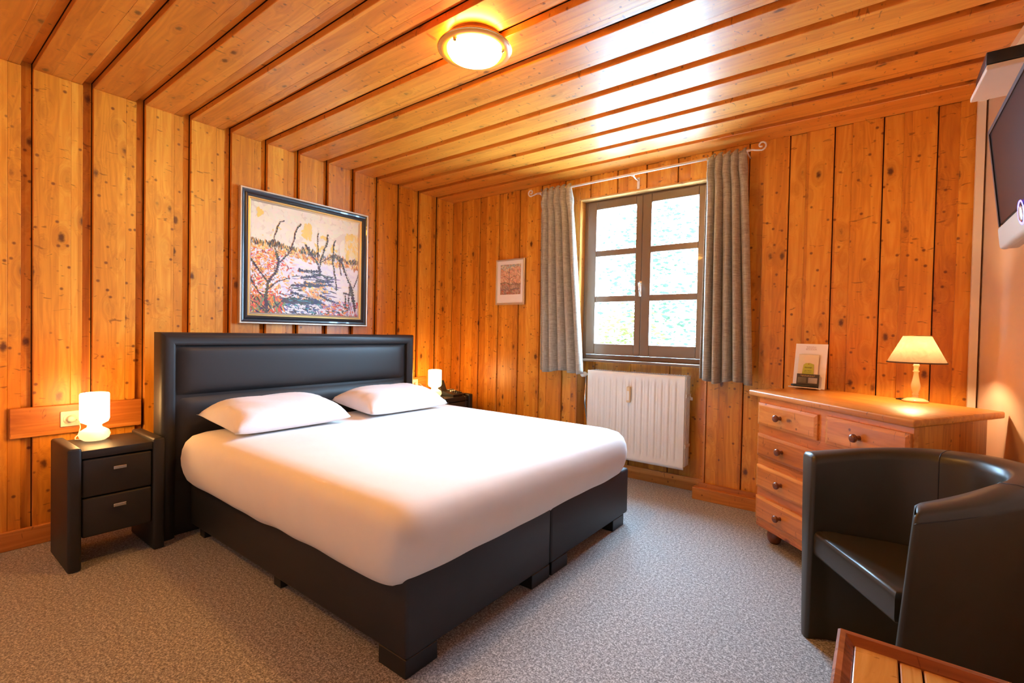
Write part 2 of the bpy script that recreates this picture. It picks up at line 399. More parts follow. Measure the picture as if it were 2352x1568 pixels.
# ------------------------------------------------------------------ curtain rod and curtains
rod = thing('curtain_rod', 'white wrought iron curtain rod with curled scroll ends above window', 'curtain rod', (2.0, -.12, 2.42))
def rz(x): return 2.414+(x-1.1)*.011
bm = B(); tube(bm, [(1.14, -.12, rz(1.14)), (2.86, -.12, rz(2.86))], .009, 10); obj('pole', bm, M['metal_white'], rod)
for sgn, x0 in ((-1, 1.14), (1, 2.86)):
    bm = B(); pts = [(x0, -.12, rz(x0))]
    for i in range(8): pts.append((x0+sgn*(.012+i*.008), -.12, rz(x0)-.012*math.sin(i/7*PI*.5)))
    cx, cz_ = x0+sgn*.068, rz(x0)+.018
    for i in range(26):
        a = -PI/2+i*.28; r = .032*(1-i/30)
        pts.append((cx+sgn*r*math.cos(a), -.12, cz_+r*math.sin(a)))
    tube(bm, pts, .006, 8); obj('scroll_finial', bm, M['metal_white'], rod)
for x in (2.03,):
    bm = B(); tube(bm, [(x, -.12, rz(x)-.008), (x, -.06, rz(x)-.02), (x, -.006, rz(x)-.02)], .006, 8); box(bm, x-.011, x+.011, -.008, 0, rz(x)-.085, rz(x)+.004, bev=.002)
    box(bm, x-.013, x+.013, -.125, -.108, rz(x)-.014, rz(x)+.012, bev=.003)
    obj('bracket', bm, M['metal_white'], rod)
for x in (1.165, 2.84):
    bm = B(); tube(bm, [(x, -.12, rz(x)-.006), (x, -.06, rz(x)-.015), (x, -.003, rz(x)-.015)], .005, 8); obj('bracket', bm, M['metal_white'], rod)

def curtain(name, label, xt0, xt1, xb0, xb1, zt, zb, folds, seed, fl=.06, flip=1, zbs=0):
    rr = random.Random(seed); root = thing(name, label, 'curtain', ((xb0+xb1)/2, -.12, zb))
    NU, NV = folds*14, 44
    ph = [rr.uniform(.55, 1.35) for _ in range(folds+1)]; wp = [rr.uniform(-.05, .05) for _ in range(3)]
    def shape(u, v):
        # v 0 top .. 1 bottom
        spread = v**.8
        xa = xt0+(xb0-xt0)*spread; xb = xt1+(xb1-xt1)*spread
        u = u+wp[0]*math.sin(u*PI)*v+wp[1]*math.sin(2*PI*u)+wp[2]*math.sin(3*PI*u)*v*.5; u = max(0, min(1, u))
        f = u*folds; i = int(min(f, folds-1e-4)); fr = f-i
        amp = (.020+.030*min(1, v*2.2))*ph[i]
        wave = math.sin(fr*2*PI)*amp
        x = xa+(xb-xa)*u + math.cos(fr*2*PI)*.010*(1-v*.3)
        y = -.125+wave + .012*math.sin(u*5+seed)*v
        pinch = math.exp(-((v-.075)/.03)**2)*.022
        y += pinch*math.cos(fr*2*PI)
        z = zt-(zt-zb)*v + (.012*math.sin(u*9+seed) if v > .97 else 0)*1 + zbs*(u-.5)*v
        z += .02*math.cos(fr*2*PI)*max(0, 1-v*14)
        return x, y, z
    bm = B(); g = [[bm.verts.new(shape(i/NU, j/NV)) for i in range(NU+1)] for j in range(NV+1)]
    for j in range(NV):
        for i in range(NU): bm.faces.new((g[j][i], g[j][i+1], g[j+1][i+1], g[j+1][i])).smooth = True
    o = obj('fabric', bm, M['curtain'], root, smooth=True)
    md = o.modifiers.new('solid', 'SOLIDIFY'); md.thickness = .004; md.offset = 0
    for i in range(folds):
        x, y, z = shape((i+.25)/folds, .04)
        bm = B(); pts = [(x, -.12+.016*math.cos(a*PI/6), rz(x)+.0+.016*math.sin(a*PI/6)) for a in range(13)]
        tube(bm, pts, .0028, 6); obj('ring', bm, M['brass'], root)
    return root
curtain('curtain', 'short taupe pleated curtain drawn to the left of the window', 1.175, 1.475, 1.205, 1.625, 2.428, .862, 5, 3)
curtain('curtain', 'short taupe pleated curtain drawn to the right of the window', 2.575, 2.825, 2.56, 2.905, 2.436, .872, 5, 8)

# ------------------------------------------------------------------ radiator
rad = thing('radiator', 'cream panel radiator with vertical ribs under the window', 'radiator', (2.05, 0, .19))
X0, X1, Z0, Z1, YR = 1.64, 2.447, .19, .885, -.045
bm = B(); NX, NZ_ = 168, 30; nr = 14; pitch = (X1-X0-.06)/nr
g = []
for j in range(NZ_+1):
    row = []
    z = Z0+(Z1-Z0)*j/NZ_; zz = min(z-Z0, Z1-z)
    ez = max(0, min(1, (zz-.045)/.03)); ez = ez*ez*(3-2*ez)
    for i in range(NX+1):
        x = X0+(X1-X0)*i/NX; c = ((x-X0-.03)/pitch) % 1; inr = X0+.03 <= x <= X1-.03
        d = max(0, min(1, (.27-abs(c-.5))/.14)) if inr else 0; d = d*d*(3-2*d)
        row.append(bm.verts.new((x, YR+.011*d*ez, z)))
    g.append(row)
for j in range(NZ_):
    for i in range(NX): bm.faces.new((g[j][i], g[j][i+1], g[j+1][i+1], g[j+1][i]))
o = obj('front_panel', bm, M['radiator'], rad, smooth=True); md = o.modifiers.new('s', 'SOLIDIFY'); md.thickness = .012; md.offset = -1
bm = B(); box(bm, X0+.015, X1-.004, .060, .072, Z0+.01, Z1-.008, bev=.004); obj('rear_panel', bm, M['radiator'], rad)
bm = B(); box(bm, X0+.005, X1-.002, YR+.012, .072, Z1-.012, Z1-.002)
for i in range(40):
    x = X0+.02+i*(X1-X0-.04)/39; box(bm, x, x+.006, YR+.016, .068, Z1-.003, Z1+.001)
obj('top_grille', bm, M['radiator'], rad)
bm = B(); box(bm, X1-.006, X1+.006, YR+.012, .066, Z0+.02, Z1-.004, bev=.002)
for z in (Z0+.16, Z1-.16): box(bm, X1+.004, X1+.012, YR+.008, .066, z, z+.025, bev=.002)
for y in (-.015, .01, .035): box(bm, X1+.005, X1+.009, y, y+.008, Z0+.03, Z1-.02)
obj('side_cover', bm, M['radiator'], rad)
for z in (.36, .72):
    for x in (X0+.12, X1-.12):
        bm = B(); box(bm, x, x+.03, .07, ND+.0, z, z+.03); obj('wall_bracket', bm, M['chrome'], rad)
bm = B(); box(bm, X1+.004, X1+.03, .05, .075, .70, .725, bev=.003); obj('vent_valve', bm, M['chrome'], rad)
hc = thing('heat_cost_meter', 'small cream heat meter clipped to the radiator front', 'meter', (2.013, YR, .655))
bm = B(); box(bm, 1.998, 2.028, YR-.026, YR-.0005, .650, .775, bev=.005); obj('housing', bm, plain('meter_beige', (.75, .55, .30), .4), hc)
bm = B(); box(bm, 2.003, 2.023, YR-.028, YR-.0255, .668, .742, bev=.001); obj('scale_window', bm, M['white_plastic'], hc)
bm = B(); tube(bm, [(X0+.005, -.01, .845), (1.60, -.01, .845)], .012, 12); tube(bm, [(1.605, -.01, .845), (1.60, -.01, .60), (1.60, .06, .35), (1.60, .10, .06), (1.60, .10, .0)], .008, 10)
obj('valve_body', bm, M['chrome'], rad, smooth=True)
bm = B(); m = Matrix.Translation((1.603, -.03, .845)) @ Matrix.Rotation(PI/2, 4, 'X')
lathe(bm, [(0, .045), (.016, .045), (.021, .038), (.022, .0), (.018, -.012), (0, -.012)], 20, mat=m); obj('thermostat_knob', bm, M['white_plastic'], rad, auto=40)

# ------------------------------------------------------------------ bed
bed = thing('bed', 'large black faux leather box spring bed with tall padded headboard', 'bed', (1.4, -1.68, 0))
HX, HY0, HY1, HZ = .482, -2.722, -.925, 1.148
bm = B(); box(bm, HX-.115, HX-.035, HY0+.01, HY1-.01, 0, HZ-.01, bev=.01)
hb = obj('headboard', bm, M['leather'], bed, auto=40)
# padded border (mitred), one arch
def roll(bm, path, w, dx, up):
    # cross-section swept: flat ring around panel
    pass
bm = B()
bw = .075
sec = [(-.115, 0), (-.03, 0), (-.012, .006), (0, .022), (.002, bw*.5), (-.002, bw-.018), (-.014, bw-.004), (-.04, bw)]
def arch(i):   # offset inward i -> list of points (y,z)
    return [(HY0+i, 0.0), (HY0+i, HZ-i), (HY1-i, HZ-i), (HY1-i, 0.0)]
rows = [[bm.verts.new((HX+dx, y, z)) for (y, z) in arch(i)] for dx, i in sec]
for A, C_ in zip(rows, rows[1:]):
    for q in range(3): bm.faces.new((A[q], A[q+1], C_[q+1], C_[q])).smooth = True
obj('border', bm, M['leather'], hb, auto=35)
def pad(name, y0, y1, z0, z1, xb, depth, parent, mat, nu=40, nv=16, wr=0):
    bm = B(); g = []
    for j in range(nv+1):
        row = []
        for i in range(nu+1):
            u, v = i/nu*2-1, j/nv*2-1
            e = ((1-abs(u)**14)*(1-abs(v)**5))
            h = depth*max(0, e)**.42
            puck = wr*math.sin(i*1.7)*math.exp(-((1-abs(v))*9)**2)
            row.append(bm.verts.new((xb+h+puck*0, y0+(y1-y0)*i/nu, z0+(z1-z0)*j/nv + (puck*.3 if 0 < j < nv else 0))))
        g.append(row)
    for j in range(nv):
        for i in range(nu): bm.faces.new((g[j][i], g[j][i+1], g[j+1][i+1], g[j+1][i])).smooth = True
    o = obj(name, bm, mat, parent, smooth=True); return o
pad('upper_pad', HY0+bw-.004, HY1-bw+.004, .790, HZ-bw+.004, HX-.040, .032, hb, M['leather'], wr=.004)
pad('lower_pad', HY0+bw-.004, HY1-bw+.004, .30, .784, HX-.040, .034, hb, M['leather'])
BX0, BX1, BY0, BY1 = .487, 2.34, -2.581, -.781
for a, b in ((BY0, (BY0+BY1)/2-.003), ((BY0+BY1)/2+.003, BY1)):
    bm = B(); box(bm, BX0, BX1, a, b, .062, .345, bev=.014, seg=3); bs = obj('box_spring', bm, M['leather'], bed, auto=40)
    near = a == BY0
    lw = .148
    spots = [(BX1-.150, a+.002 if near else a+.012), (BX1-.150, (b-.002 if near else b-.055)-lw), (BX0+.9, a+.03), (BX0+.06, a+.03), (BX0+.06, b-.03-.06)]
    for n_, (x, y) in enumerate(spots):
        l_ = lw if n_ < 2 else .06
        bm = B(); box(bm, x, x+l_, y, y+l_, 0, .066, bev=.002, seg=1); obj('leg', bm, M['black_plastic'], bed)

# mattress in fitted sheet, hugging shape with sagging hem at the foot corners
mx0, mx1, my0, my1, mz0, mz1 = .50, 2.372, -2.665, -.800, .335, .605
cx, cy = (mx0+mx1)/2, (my0+my1)/2
bm = B(); nu, nv = 72, 72; g = []
def sq(a, n): return math.copysign(abs(a)**n, a)
NA = 420
loops = []
# profile from hem to top centre: (inset, z)
prof = [(.12, .014), (.085, .013), (.050, -.016), (.040, -.012), (.022, .015), (.010, .05), (.002, .09), (.000, .13), (.005, .175), (.017, .212), (.040, .243), (.078, .260), (.14, .268), (.25, .271), (.45, .270), (.70, .268), (.90, .268)]
hx, hy = (mx1-mx0)/2, (my1-my0)/2
def loop_pt(ang, inset):
    # rounded rectangle of radius rc shrunk by inset
    rc = .10
    ax, ay = hx-inset, hy-inset
    c, s = math.cos(ang), math.sin(ang)
    n = 22.0 if inset < .2 else max(4.0, 14-inset*12)
    r = 1/((abs(c)/ax)**n+(abs(s)/ay)**n)**(1/n)
    return r*c, r*s
for ins, z in prof:
    row = []
    for k in range(NA):
        ang = 2*PI*k/NA
        # cluster points near corners by using equal perimeter param of square
        tt = (k/NA)*8; side = int(tt//2); q = tt-side*2-1
        base = [(1, q), (-q, 1), (-1, -q), (q, -1)][side]
        x_, y_ = base
        ang = math.atan2(y_*hy, x_*hx)
        x, y = loop_pt(ang, ins)
        zz = z
        if -.02 < z < 0:     # hem follows the box spring, a little wavy
            zz += .004*math.sin(k*.34)*(.5+.5*math.sin(k*.088)) + .004*math.sin(k*.118)
        if 0 < z < .2 and z not in (.013, .014):
            zz += .003*math.sin(k*.21+z*9)
        row.append(bm.verts.new((cx+x, cy+y, mz0+zz)))
    loops.append(row)
for A, C_ in zip(loops, loops[1:]):
    for k in range(NA): bm.faces.new((A[k], A[(k+1) % NA], C_[(k+1) % NA], C_[k]))
bm.faces.new(loops[-1]); bm.faces.new(loops[0][::-1])
mat_o = obj('mattress', bm, M['sheet'], smooth=True)
tag(mat_o, 'thick double mattress covered by a smooth white fitted sheet', 'mattress')

def pillow(label, c, half_w, half_d, h, yaw, tiltx, seed, name='pillow'):
    rr = random.Random(seed); bm = B(); N = 36; M_ = 28
    top, bot = [], []
    def P(i, j, s):
        u, v = i/N*2-1, j/M_*2-1
        # outline with pulled-in sides and pointed corners
        x = u*half_w*(1-.075*(1-u*u)*0-.07*(1-abs(v)**2.2)*abs(u)**6)
        y = v*half_d*(1-.10*(1-abs(u)**2.2)*abs(v)**6)
        e = max(0, (1-abs(u)**4.5)*(1-abs(v)**3.0))
        z = h*(e**.56)
        wr = .009*math.sin(u*13+seed+v*4)*abs(u)**3+.007*math.sin(v*15+u*6+seed)*abs(u)**3+.004*math.sin(u*7+v*9+seed)
        z = z*(1.0 if s > 0 else -.38)+wr*e**.3*(1 if s > 0 else 0)
        return (x, y, z)
    for s, arr in ((1, top), (-1, bot)):
        for j in range(M_+1): arr.append([None]*(N+1))
    for j in range(M_+1):
        for i in range(N+1):
            top[j][i] = bm.verts.new(P(i, j, 1))
            bot[j][i] = top[j][i] if i in (0, N) or j in (0, M_) else bm.verts.new(P(i, j, -1))
    for j in range(M_):
        for i in range(N):
            bm.faces.new((top[j][i], top[j][i+1], top[j+1][i+1], top[j+1][i]))
            bm.faces.new((bot[j][i], bot[j+1][i], bot[j+1][i+1], bot[j][i+1]))
    mt = Matrix.Translation(c) @ Matrix.Rotation(yaw, 4, 'Z') @ Matrix.Rotation(tiltx, 4, 'X')
    bmesh.ops.transform(bm, matrix=mt, verts=bm.verts)
    return tag(obj(name, bm, M['pillow'], smooth=True), label, 'pillow', 'bed pillows')
# local x = width along the headboard
pillow('white pillow on the near side of the bed next to the lamp-lit nightstand', (.755, -2.215, .664), .350, .235, .112, PI/2+.02, -.10*-1, 1)
pillow('white pillow on the far side of the bed towards the window wall', (.765, -1.385, .664), .350, .235, .112, PI/2-.01, .10, 5)

# ------------------------------------------------------------------ nightstands
def nightstand(label, x0, x1, y0, y1, group):
    root = thing('nightstand', label, 'nightstand', ((x0+x1)/2, (y0+y1)/2, 0), group)
    w = .052
    for a in (y0, y1-w):
        bm = B(); box(bm, x0, x1, a, a+w, 0, .592, bev=.012, seg=3); obj('side_panel', bm, M['leather'], root, auto=40)
    bm = B(); box(bm, x0+.01, x1-.012, y0+w, y1-w, .535, .575, bev=.004); obj('top', bm, M['leather'], root, auto=40)
    bm = B(); box(bm, x0+.005, x0+.02, y0+w, y1-w, .12, .535); obj('back_panel', bm, M['leather_dark'], root)
    for za, zb in ((.345, .528), (.150, .340)):
        bm = B(); box(bm, x0+.03, x1-.014, y0+w+.003, y1-w-.003, za, zb, bev=.009, seg=3); d = obj('drawer', bm, M['leather'], root, auto=40)
        bm = B(); yc = (y0+y1)/2; zc = zb-.052
        box(bm, x1+.004, x1+.013, yc-.026, yc+.026, zc-.008, zc+.008, bev=.002)
        box(bm, x1-.016, x1+.006, yc-.022, yc-.016, zc-.004, zc+.004); box(bm, x1-.016, x1+.006, yc+.016, yc+.022, zc-.004, zc+.004)
        obj('handle', bm, M['chrome'], d)
    return root
nightstand('black faux leather two-drawer nightstand at the near side of the bed', .20, .57, -3.118, -2.728, 'black nightstands')
nightstand('black faux leather nightstand at the far side of the bed holding the telephone', .12, .49, -.622, -.192, 'black nightstands')

def table_lamp(label, x, y, z, group):
    root = thing('bedside_lamp', label, 'table lamp', (x, y, z), group)
    L_ = (x, y, z)
    bm = B(); lathe(bm, [(0, .001), (.045, .001), (.060, .012), (.066, .030), (.060, .050), (.042, .062), (.032, .068), (.030, .080), (.036, .088)], 36, L_)
    obj('lamp_base', bm, M['bulb_base'], root)
    bm = B(); lathe(bm, [(.030, .082), (.040, .088), (.056, .097), (.0615, .112), (.0615, .24), (.059, .247), (.050, .249), (.0, .249)], 36, L_)
    obj('lamp_shade', bm, M['bulb_white'], root)
    return root
table_lamp('lit white opal glass lamp on the nightstand beside the socket plank', .30, -2.963, .575, 'opal bedside lamps')
table_lamp('lit white opal glass lamp beside the telephone at the far bedside', .285, -.500, .575, 'opal bedside lamps')

# socket plank + sockets + cable
bm = B(); box(bm, .001, .022, -3.243, -2.683, .580, .738, bev=.003, bid=.62); tag(obj('mounting_plank', bm, M['trimy']), 'short horizontal pine plank fixed across the wall behind the near nightstand', 'plank')
def socket(label, y0, y1, z0, z1, x):
    r = thing('wall_socket', label, 'socket', (x, (y0+y1)/2, (z0+z1)/2))
    bm = B(); box(bm, x, x+.010, y0, y1, z0, z1, bev=.003); obj('cover_plate', bm, M['white_plastic'], r)
    bm = B(); mt = Matrix.Translation((x+.011, (y0+y1)/2, (z0+z1)/2)) @ Matrix.Rotation(PI/2, 4, 'Y')
    lathe(bm, [(.030, -.002), (.030, .003), (.026, .004), (.020, .000), (0, 0)], 28, mat=mt); obj('socket_insert', bm, M['white_plastic'], r, auto=40)
    return r
socket('cream wall socket on the plank behind the near bedside lamp', -3.050, -2.968, .618, .702, .0215)
bm = B(); box(bm, .001, .02, -.72, -.36, .60, .735, bev=.003, bid=.2); tag(obj('mounting_plank', bm, M['trimy']), 'short pine plank carrying the socket between headboard and far bedside lamp', 'plank')
socket('white wall socket beside the headboard at the far bedside', -.560, -.478, .625, .715, .0195)
bm = B(); tube(bm, [(.04, -3.0, .66), (.07, -2.98, .655), (.12, -2.985, .62), (.16, -3.0, .590), (.19, -3.02, .5785), (.25, -3.03, .5785), (.262, -3.005, .579)], .0028, 6)
mt = Matrix.Translation((.033, -3.009, .66)) @ Matrix.Rotation(PI/2, 4, 'Y'); lathe(bm, [(0, 0), (.018, 0), (.016, .03), (0, .032)], 16, mat=mt)
tag(obj('power_cable', bm, M['white_plastic']), 'thin white cable and plug running from the near socket to the lamp', 'cable')
bm = B(); tube(bm, [(.04, -.52, .67), (.08, -.50, .675), (.12, -.49, .65), (.15, -.485, .61), (.175, -.485, .5785), (.235, -.49, .579)], .0028, 6)
mt = Matrix.Translation((.030, -.519, .67)) @ Matrix.Rotation(PI/2, 4, 'Y'); lathe(bm, [(0, 0), (.018, 0), (.016, .03), (0, .032)], 16, mat=mt)
tag(obj('power_cable', bm, M['white_plastic']), 'thin white cable arching from the far socket to the bedside lamp', 'cable')

# telephone
ph = thing('telephone', 'black desk telephone with raised screen on the far nightstand', 'telephone', (.36, -.345, .576))
bm = B()
def wedge(bm, x0, x1, y0, y1, z0, za, zb):
    v = [(x0, y0, z0), (x1, y0, z0), (x1, y1, z0), (x0, y1, z0), (x0, y0, zb), (x1, y0, za), (x1, y1, za), (x0, y1, zb)]
    v = [bm.verts.new(p) for p in v]
    for f in ((0, 3, 2, 1), (4, 5, 6, 7), (0, 1, 5, 4), (1, 2, 6, 5), (2, 3, 7, 6), (3, 0, 4, 7)): bm.faces.new([v[i] for i in f])
wedge(bm, .27, .45, -.42, -.26, .576, .596, .625); obj('body', bm, M['black_plastic'], ph)
bm = B(); wedge(bm, .255, .30, -.425, -.355, .60, .62, .715); obj('handset', bm, M['black_plastic'], ph)
for i in range(4):
    for j in range(3):
        bm = B(); x = .33+i*.026; y = -.345+j*.024; z = .617-i*.0035; box(bm, x, x+.016, y, y+.016, z-.006, z+.005, bev=.002); obj('key', bm, M['white_plastic'] if i == 0 else M['leather'], ph)
bm = B(); box(bm, .275, .315, -.345, -.268, .622, .628, bev=.002, mat=None); obj('screen', bm, plain('phone_display', (.25, .28, .24), .2), ph)
bm = B(); tube(bm, [(.45, -.30, .583), (.478, -.305, .580), (.494, -.31, .578), (.505, -.312, .55), (.508, -.315, .46), (.506, -.31, .30)], .003, 6); obj('cord', bm, M['black_plastic'], ph)

# ------------------------------------------------------------------ pictures
def setpaint(bm, face, col, ly):
    for lp in face.loops: lp[ly] = (*col, 1)
def picture_canvas(name, origin, U, V, N, parent, w, h, strokes, base):
    """strokes in 0..1 coords: list of (x0,y0,x1,y1,width,color)"""
    bm = bmesh.new(); ly = bm.loops.layers.float_color.new('paint')
    O, U, V, N = Vector(origin), Vector(U), Vector(V), Vector(N)
    def P(u, v, k): return O+U*(u*w)+V*(v*h)+N*k
    G = 40
    for i in range(G):
        for j in range(G):
            f = bm.faces.new([bm.verts.new(P(a/G, b/G, 0)) for a, b in ((i, j), (i+1, j), (i+1, j+1), (i, j+1))]); setpaint(bm, f, base((i+.5)/G, (j+.5)/G), ly)
    for n, (x0, y0, x1, y1, wd, col) in enumerate(strokes):
        dx, dy = (x1-x0)*w, (y1-y0)*h; L = math.hypot(dx, dy) or 1e-6; px, py = -dy/L*wd/2, dx/L*wd/2
        def c(x, y): return max(0, min(w, x)), max(0, min(h, y))
        q = [c(x0*w+px*.4, y0*h+py*.4), c((x0+x1)/2*w+px, (y0+y1)/2*h+py), c(x1*w+px*.3, y1*h+py*.3), c(x1*w-px*.3, y1*h-py*.3), c((x0+x1)/2*w-px, (y0+y1)/2*h-py), c(x0*w-px*.4, y0*h-py*.4)]
        k = .0004+n*.0000007
        try: f = bm.faces.new([bm.verts.new(O+U*a+V*b+N*k) for a, b in q])
        except ValueError: continue
        setpaint(bm, f, col, ly)
    me = bpy.data.meshes.new(name); bm.to_mesh(me); bm.free(); me.materials.append(M['paint'])
    o = bpy.data.objects.new(name, me); COL.objects.link(o); o.parent = parent
    o.matrix_parent_inverse = Matrix.Translation(-Vector(parent.location)); return o
R = random.Random(11)
def jit(c, a=.06): return tuple(max(0, min(1, x+R.uniform(-a, a))) for x in c)
CR, YE, OR, RE, PU, BK, WH, BL, TE = (.95, .86, .66), (.95, .66, .16), (.90, .36, .06), (.75, .10, .03), (.30, .22, .38), (.05, .035, .03), (.94, .89, .90), (.08, .11, .25), (.08, .28, .30)
st = []
def dab(u, v, l, wd, ang, col, j=.05):
    a = math.radians(ang+R.uniform(-18, 18)); st.append((u-l*math.cos(a)/2, v-l*math.sin(a)/2, u+l*math.cos(a)/2, v+l*math.sin(a)/2, wd, jit(col, j)))
def poly(pts, wd, col):
    # painted branch as broken wobbly line
    for (a, b), (c, d) in zip(pts, pts[1:]):
        n = 5; pu, pv = a, b
        for i in range(1, n+1):
            u = a+(c-a)*i/n+R.uniform(-.006, .006); v = b+(d-b)*i/n+R.uniform(-.006, .006)
            st.append((pu, pv, u, v, wd*1.7*(1.2-.3*i/n)*R.uniform(.6, 1.4), jit(col, .03))); pu, pv = u, v
for _ in range(420):     # sky
    u, v = R.random(), R.uniform(0, .40)
    yel = .85 if (abs(u-.485) < .035 and abs(v-.19) < .07) else (.5 if (u > .88 and v > .12) or (u < .10 and v < .12) else max(0, v-.2)*1.6)
    dab(u, v, R.uniform(.05, .11), .035, R.choice([70, 100, 20, 150]), YE if R.random() < yel else CR, .03)
for _ in range(60): dab(.485+R.uniform(-.03, .03), .19+R.uniform(-.06, .06), .05, .022, 80, YE, .03)
for _ in range(60): dab(R.uniform(.86, 1), R.uniform(.15, .36), .06, .022, 75, R.choice([YE, (.95, .78, .38)]), .03)
for _ in range(900):     # snow
    v = R.uniform(.46, 1); dab(R.uniform(.12, 1), v, .09, .030, R.choice([10, 25, -8]), R.choice([WH, WH, WH, (.86, .80, .88), (.94, .88, .80)]), .025)
for _ in range(650):     # horizon thicket
    u = R.random(); hb_ = .355+.075*u; v = hb_+R.gauss(0, .014)+.012*math.sin(u*23)
    dis = 1 if (u < .36 or .42 < u < .55 or u > .72) else .35
    if R.random() > dis: continue
    dab(u, v, .032, .0075, 88, R.choice([BK, BK, (.18, .13, .04), OR, YE, (.35, .20, .05)]), .03)
for _ in range(260):
    u = R.random(); dab(u, .395+.075*u+abs(R.gauss(0, .02)), .04, .013, R.choice([80, 20]), R.choice([YE, OR, (.95, .75, .45), (.6, .2, .05)]), .04)
for _ in range(1500):     # left bush
    u = abs(R.gauss(0, .16)); v = R.uniform(.42, 1)
    if u > .45-.35*abs(v-.62): continue
    c_ = R.choice([OR, RE, YE, WH, OR, WH, (.92, .62, .40), WH, (.35, .12, .06), (.72, .55, .68)]) if v < .8 else R.choice([RE, OR, RE, WH, (.35, .08, .05), YE])
    dab(u, v, R.uniform(.02, .05), .011, R.choice([-50, -20, 30, 80]), c_, .05)
for i in range(46):      # stream banks: dark edged slabs of ice
    v = .585+.30*(i/46); cxs = .58+.07*math.sin(i/46*7); sp_ = .05+.13*i/46
    for _ in range(5):
        u_ = cxs+R.gauss(0, sp_); l_ = R.uniform(.05, .12); col = R.choice([PU, BK, (.42, .34, .5), (.12, .09, .16), BK])
        if R.random() < .5: dab(u_, v, l_, .011, R.choice([6, -4, 14]), col, .03); dab(u_, v+.012, l_, .016, R.choice([4, -4]), WH, .02)
for _ in range(120): dab(.56+R.gauss(0, .07), R.uniform(.68, .86), .03, .014, R.choice([10, 60]), R.choice([OR, YE, (.7, .35, .2), (.9, .6, .3)]), .04)
for _ in range(900):     # deep foreground water
    u = R.uniform(.2, .98); v = R.uniform(.86, 1)
    c_ = R.choice([BL, BK, TE, WH, PU, WH, (.25, .3, .5), WH]) if u < .62 else R.choice([RE, PU, WH, OR, BK, WH, (.5, .35, .55)])
    dab(u, v, R.uniform(.02, .06), .013, R.choice([5, -5, 20, 60]), c_, .04)
for _ in range(220): dab(R.uniform(.28, .60), .875+R.gauss(0, .010), .06, .012, 3, R.choice([BK, BL, BK, TE]), .03)
for _ in range(120): dab(R.uniform(.9, 1), R.uniform(.86, 1), .04, .012, 85, R.choice([PU, RE, WH, (.75, .65, .8)]))
for _ in range(150): dab(R.uniform(.0, .27), R.uniform(.86, 1), .06, .013, R.choice([-60, 60, 80]), R.choice([RE, RE, OR, BK, (.25, .3, .1)]))
BR_ = (.09, .05, .03)
for pts, wd in (([(.13, 1), (.12, .85), (.14, .72), (.20, .62), (.23, .52), (.20, .42)], .016), ([(.14, .72), (.05, .60), (.0, .52)], .010), ([(.23, .52), (.30, .44), (.34, .38), (.37, .22), (.42, .12)], .007), ([(.20, .42), (.19, .28), (.23, .15), (.27, .13)], .006),
                ([(.14, .78), (.22, .70), (.33, .66)], .007), ([(.10, .86), (.02, .74), (.0, .68)], .007), ([(.18, .95), (.26, .88), (.36, .82)], .006), ([(.13, 1), (.05, .92), (.0, .9)], .009),
                ([(.60, .60), (.585, .50), (.53, .42), (.46, .32)], .010), ([(.60, .60), (.60, .48), (.63, .38), (.67, .26), (.675, .18)], .009), ([(.585, .46), (.575, .30), (.58, .18)], .005), ([(.60, .48), (.68, .42), (.74, .38)], .005),
                ([(.77, .74), (.76, .62), (.73, .48), (.73, .30), (.75, .22)], .008), ([(.81, .40), (.86, .55), (.92, .68), (.95, .82), (.97, .95)], .018), ([(.95, .70), (.985, .6), (1, .55)], .006), ([(.86, .78), (.87, .92)], .010), ([(.84, .76), (.94, .77)], .010), ([(.81, .40), (.80, .50), (.82, .58)], .006), ([(.92, .68), (.90, .80), (.90, .92)], .008)):
    poly(pts, wd, BR_)
for pts, wd in (([(.83, .43), (.88, .57), (.94, .70)], .008), ([(.80, .37), (.79, .26)], .004)): poly(pts, wd, (.8, .7, .6))
for (a, b, c, d) in ((.40, .575, .62, .56), (.42, .64, .58, .61), (.33, .73, .72, .69), (.45, .69, .66, .70), (.33, .79, .60, .86), (.25, .885, .62, .875), (.56, .66, .74, .65), (.60, .80, .76, .86)): poly([(a, b), ((a+c)/2, (b+d)/2+.008), (c, d)], .014, (.07, .05, .08))
def base1(u, v):
    return (.86, .74, .56) if v < .4 else ((.83, .77, .77) if u > .25 else (.80, .55, .38))
PY0, PY1, PZ0, PZ1 = -2.130, -1.078, 1.212, 2.168
pic = thing('framed_painting', 'large painting of a snowy stream and bare trees in black and gold frame', 'painting', (.02, (PY0+PY1)/2, PZ0))
def mitre_frame(bm, y0, y1, z0, z1, prof, axis='x', base=0.0):
    rows = []
    for ins, d in prof:
        pts = [(y0+ins, z0+ins), (y1-ins, z0+ins), (y1-ins, z1-ins), (y0+ins, z1-ins)]
        rows.append([bm.verts.new((base+d, a, b)) if axis == 'x' else bm.verts.new((a, base-d, b)) for a, b in pts])
    for A, C_ in zip(rows, rows[1:]):
        for q in range(4): bm.faces.new((A[q], A[(q+1) % 4], C_[(q+1) % 4], C_[q]))
bm = B(); mitre_frame(bm, PY0, PY1, PZ0, PZ1, [(.0, .004), (.0, .034), (.003, .038), (.010, .038), (.013, .034)], base=.0); obj('outer_moulding', bm, M['silver'], pic)
bm = B(); mitre_frame(bm, PY0, PY1, PZ0, PZ1, [(.011, .020), (.013, .034), (.020, .030), (.032, .028), (.036, .034), (.045, .036), (.054, .032), (.058, .024), (.060, .015)], base=.0); obj('frame', bm, M['navy'], pic)
bm = B(); mitre_frame(bm, PY0, PY1, PZ0, PZ1, [(.056, .014), (.058, .026), (.066, .027), (.071, .020)], base=.0); obj('gold_slip', bm, M['gold'], pic)
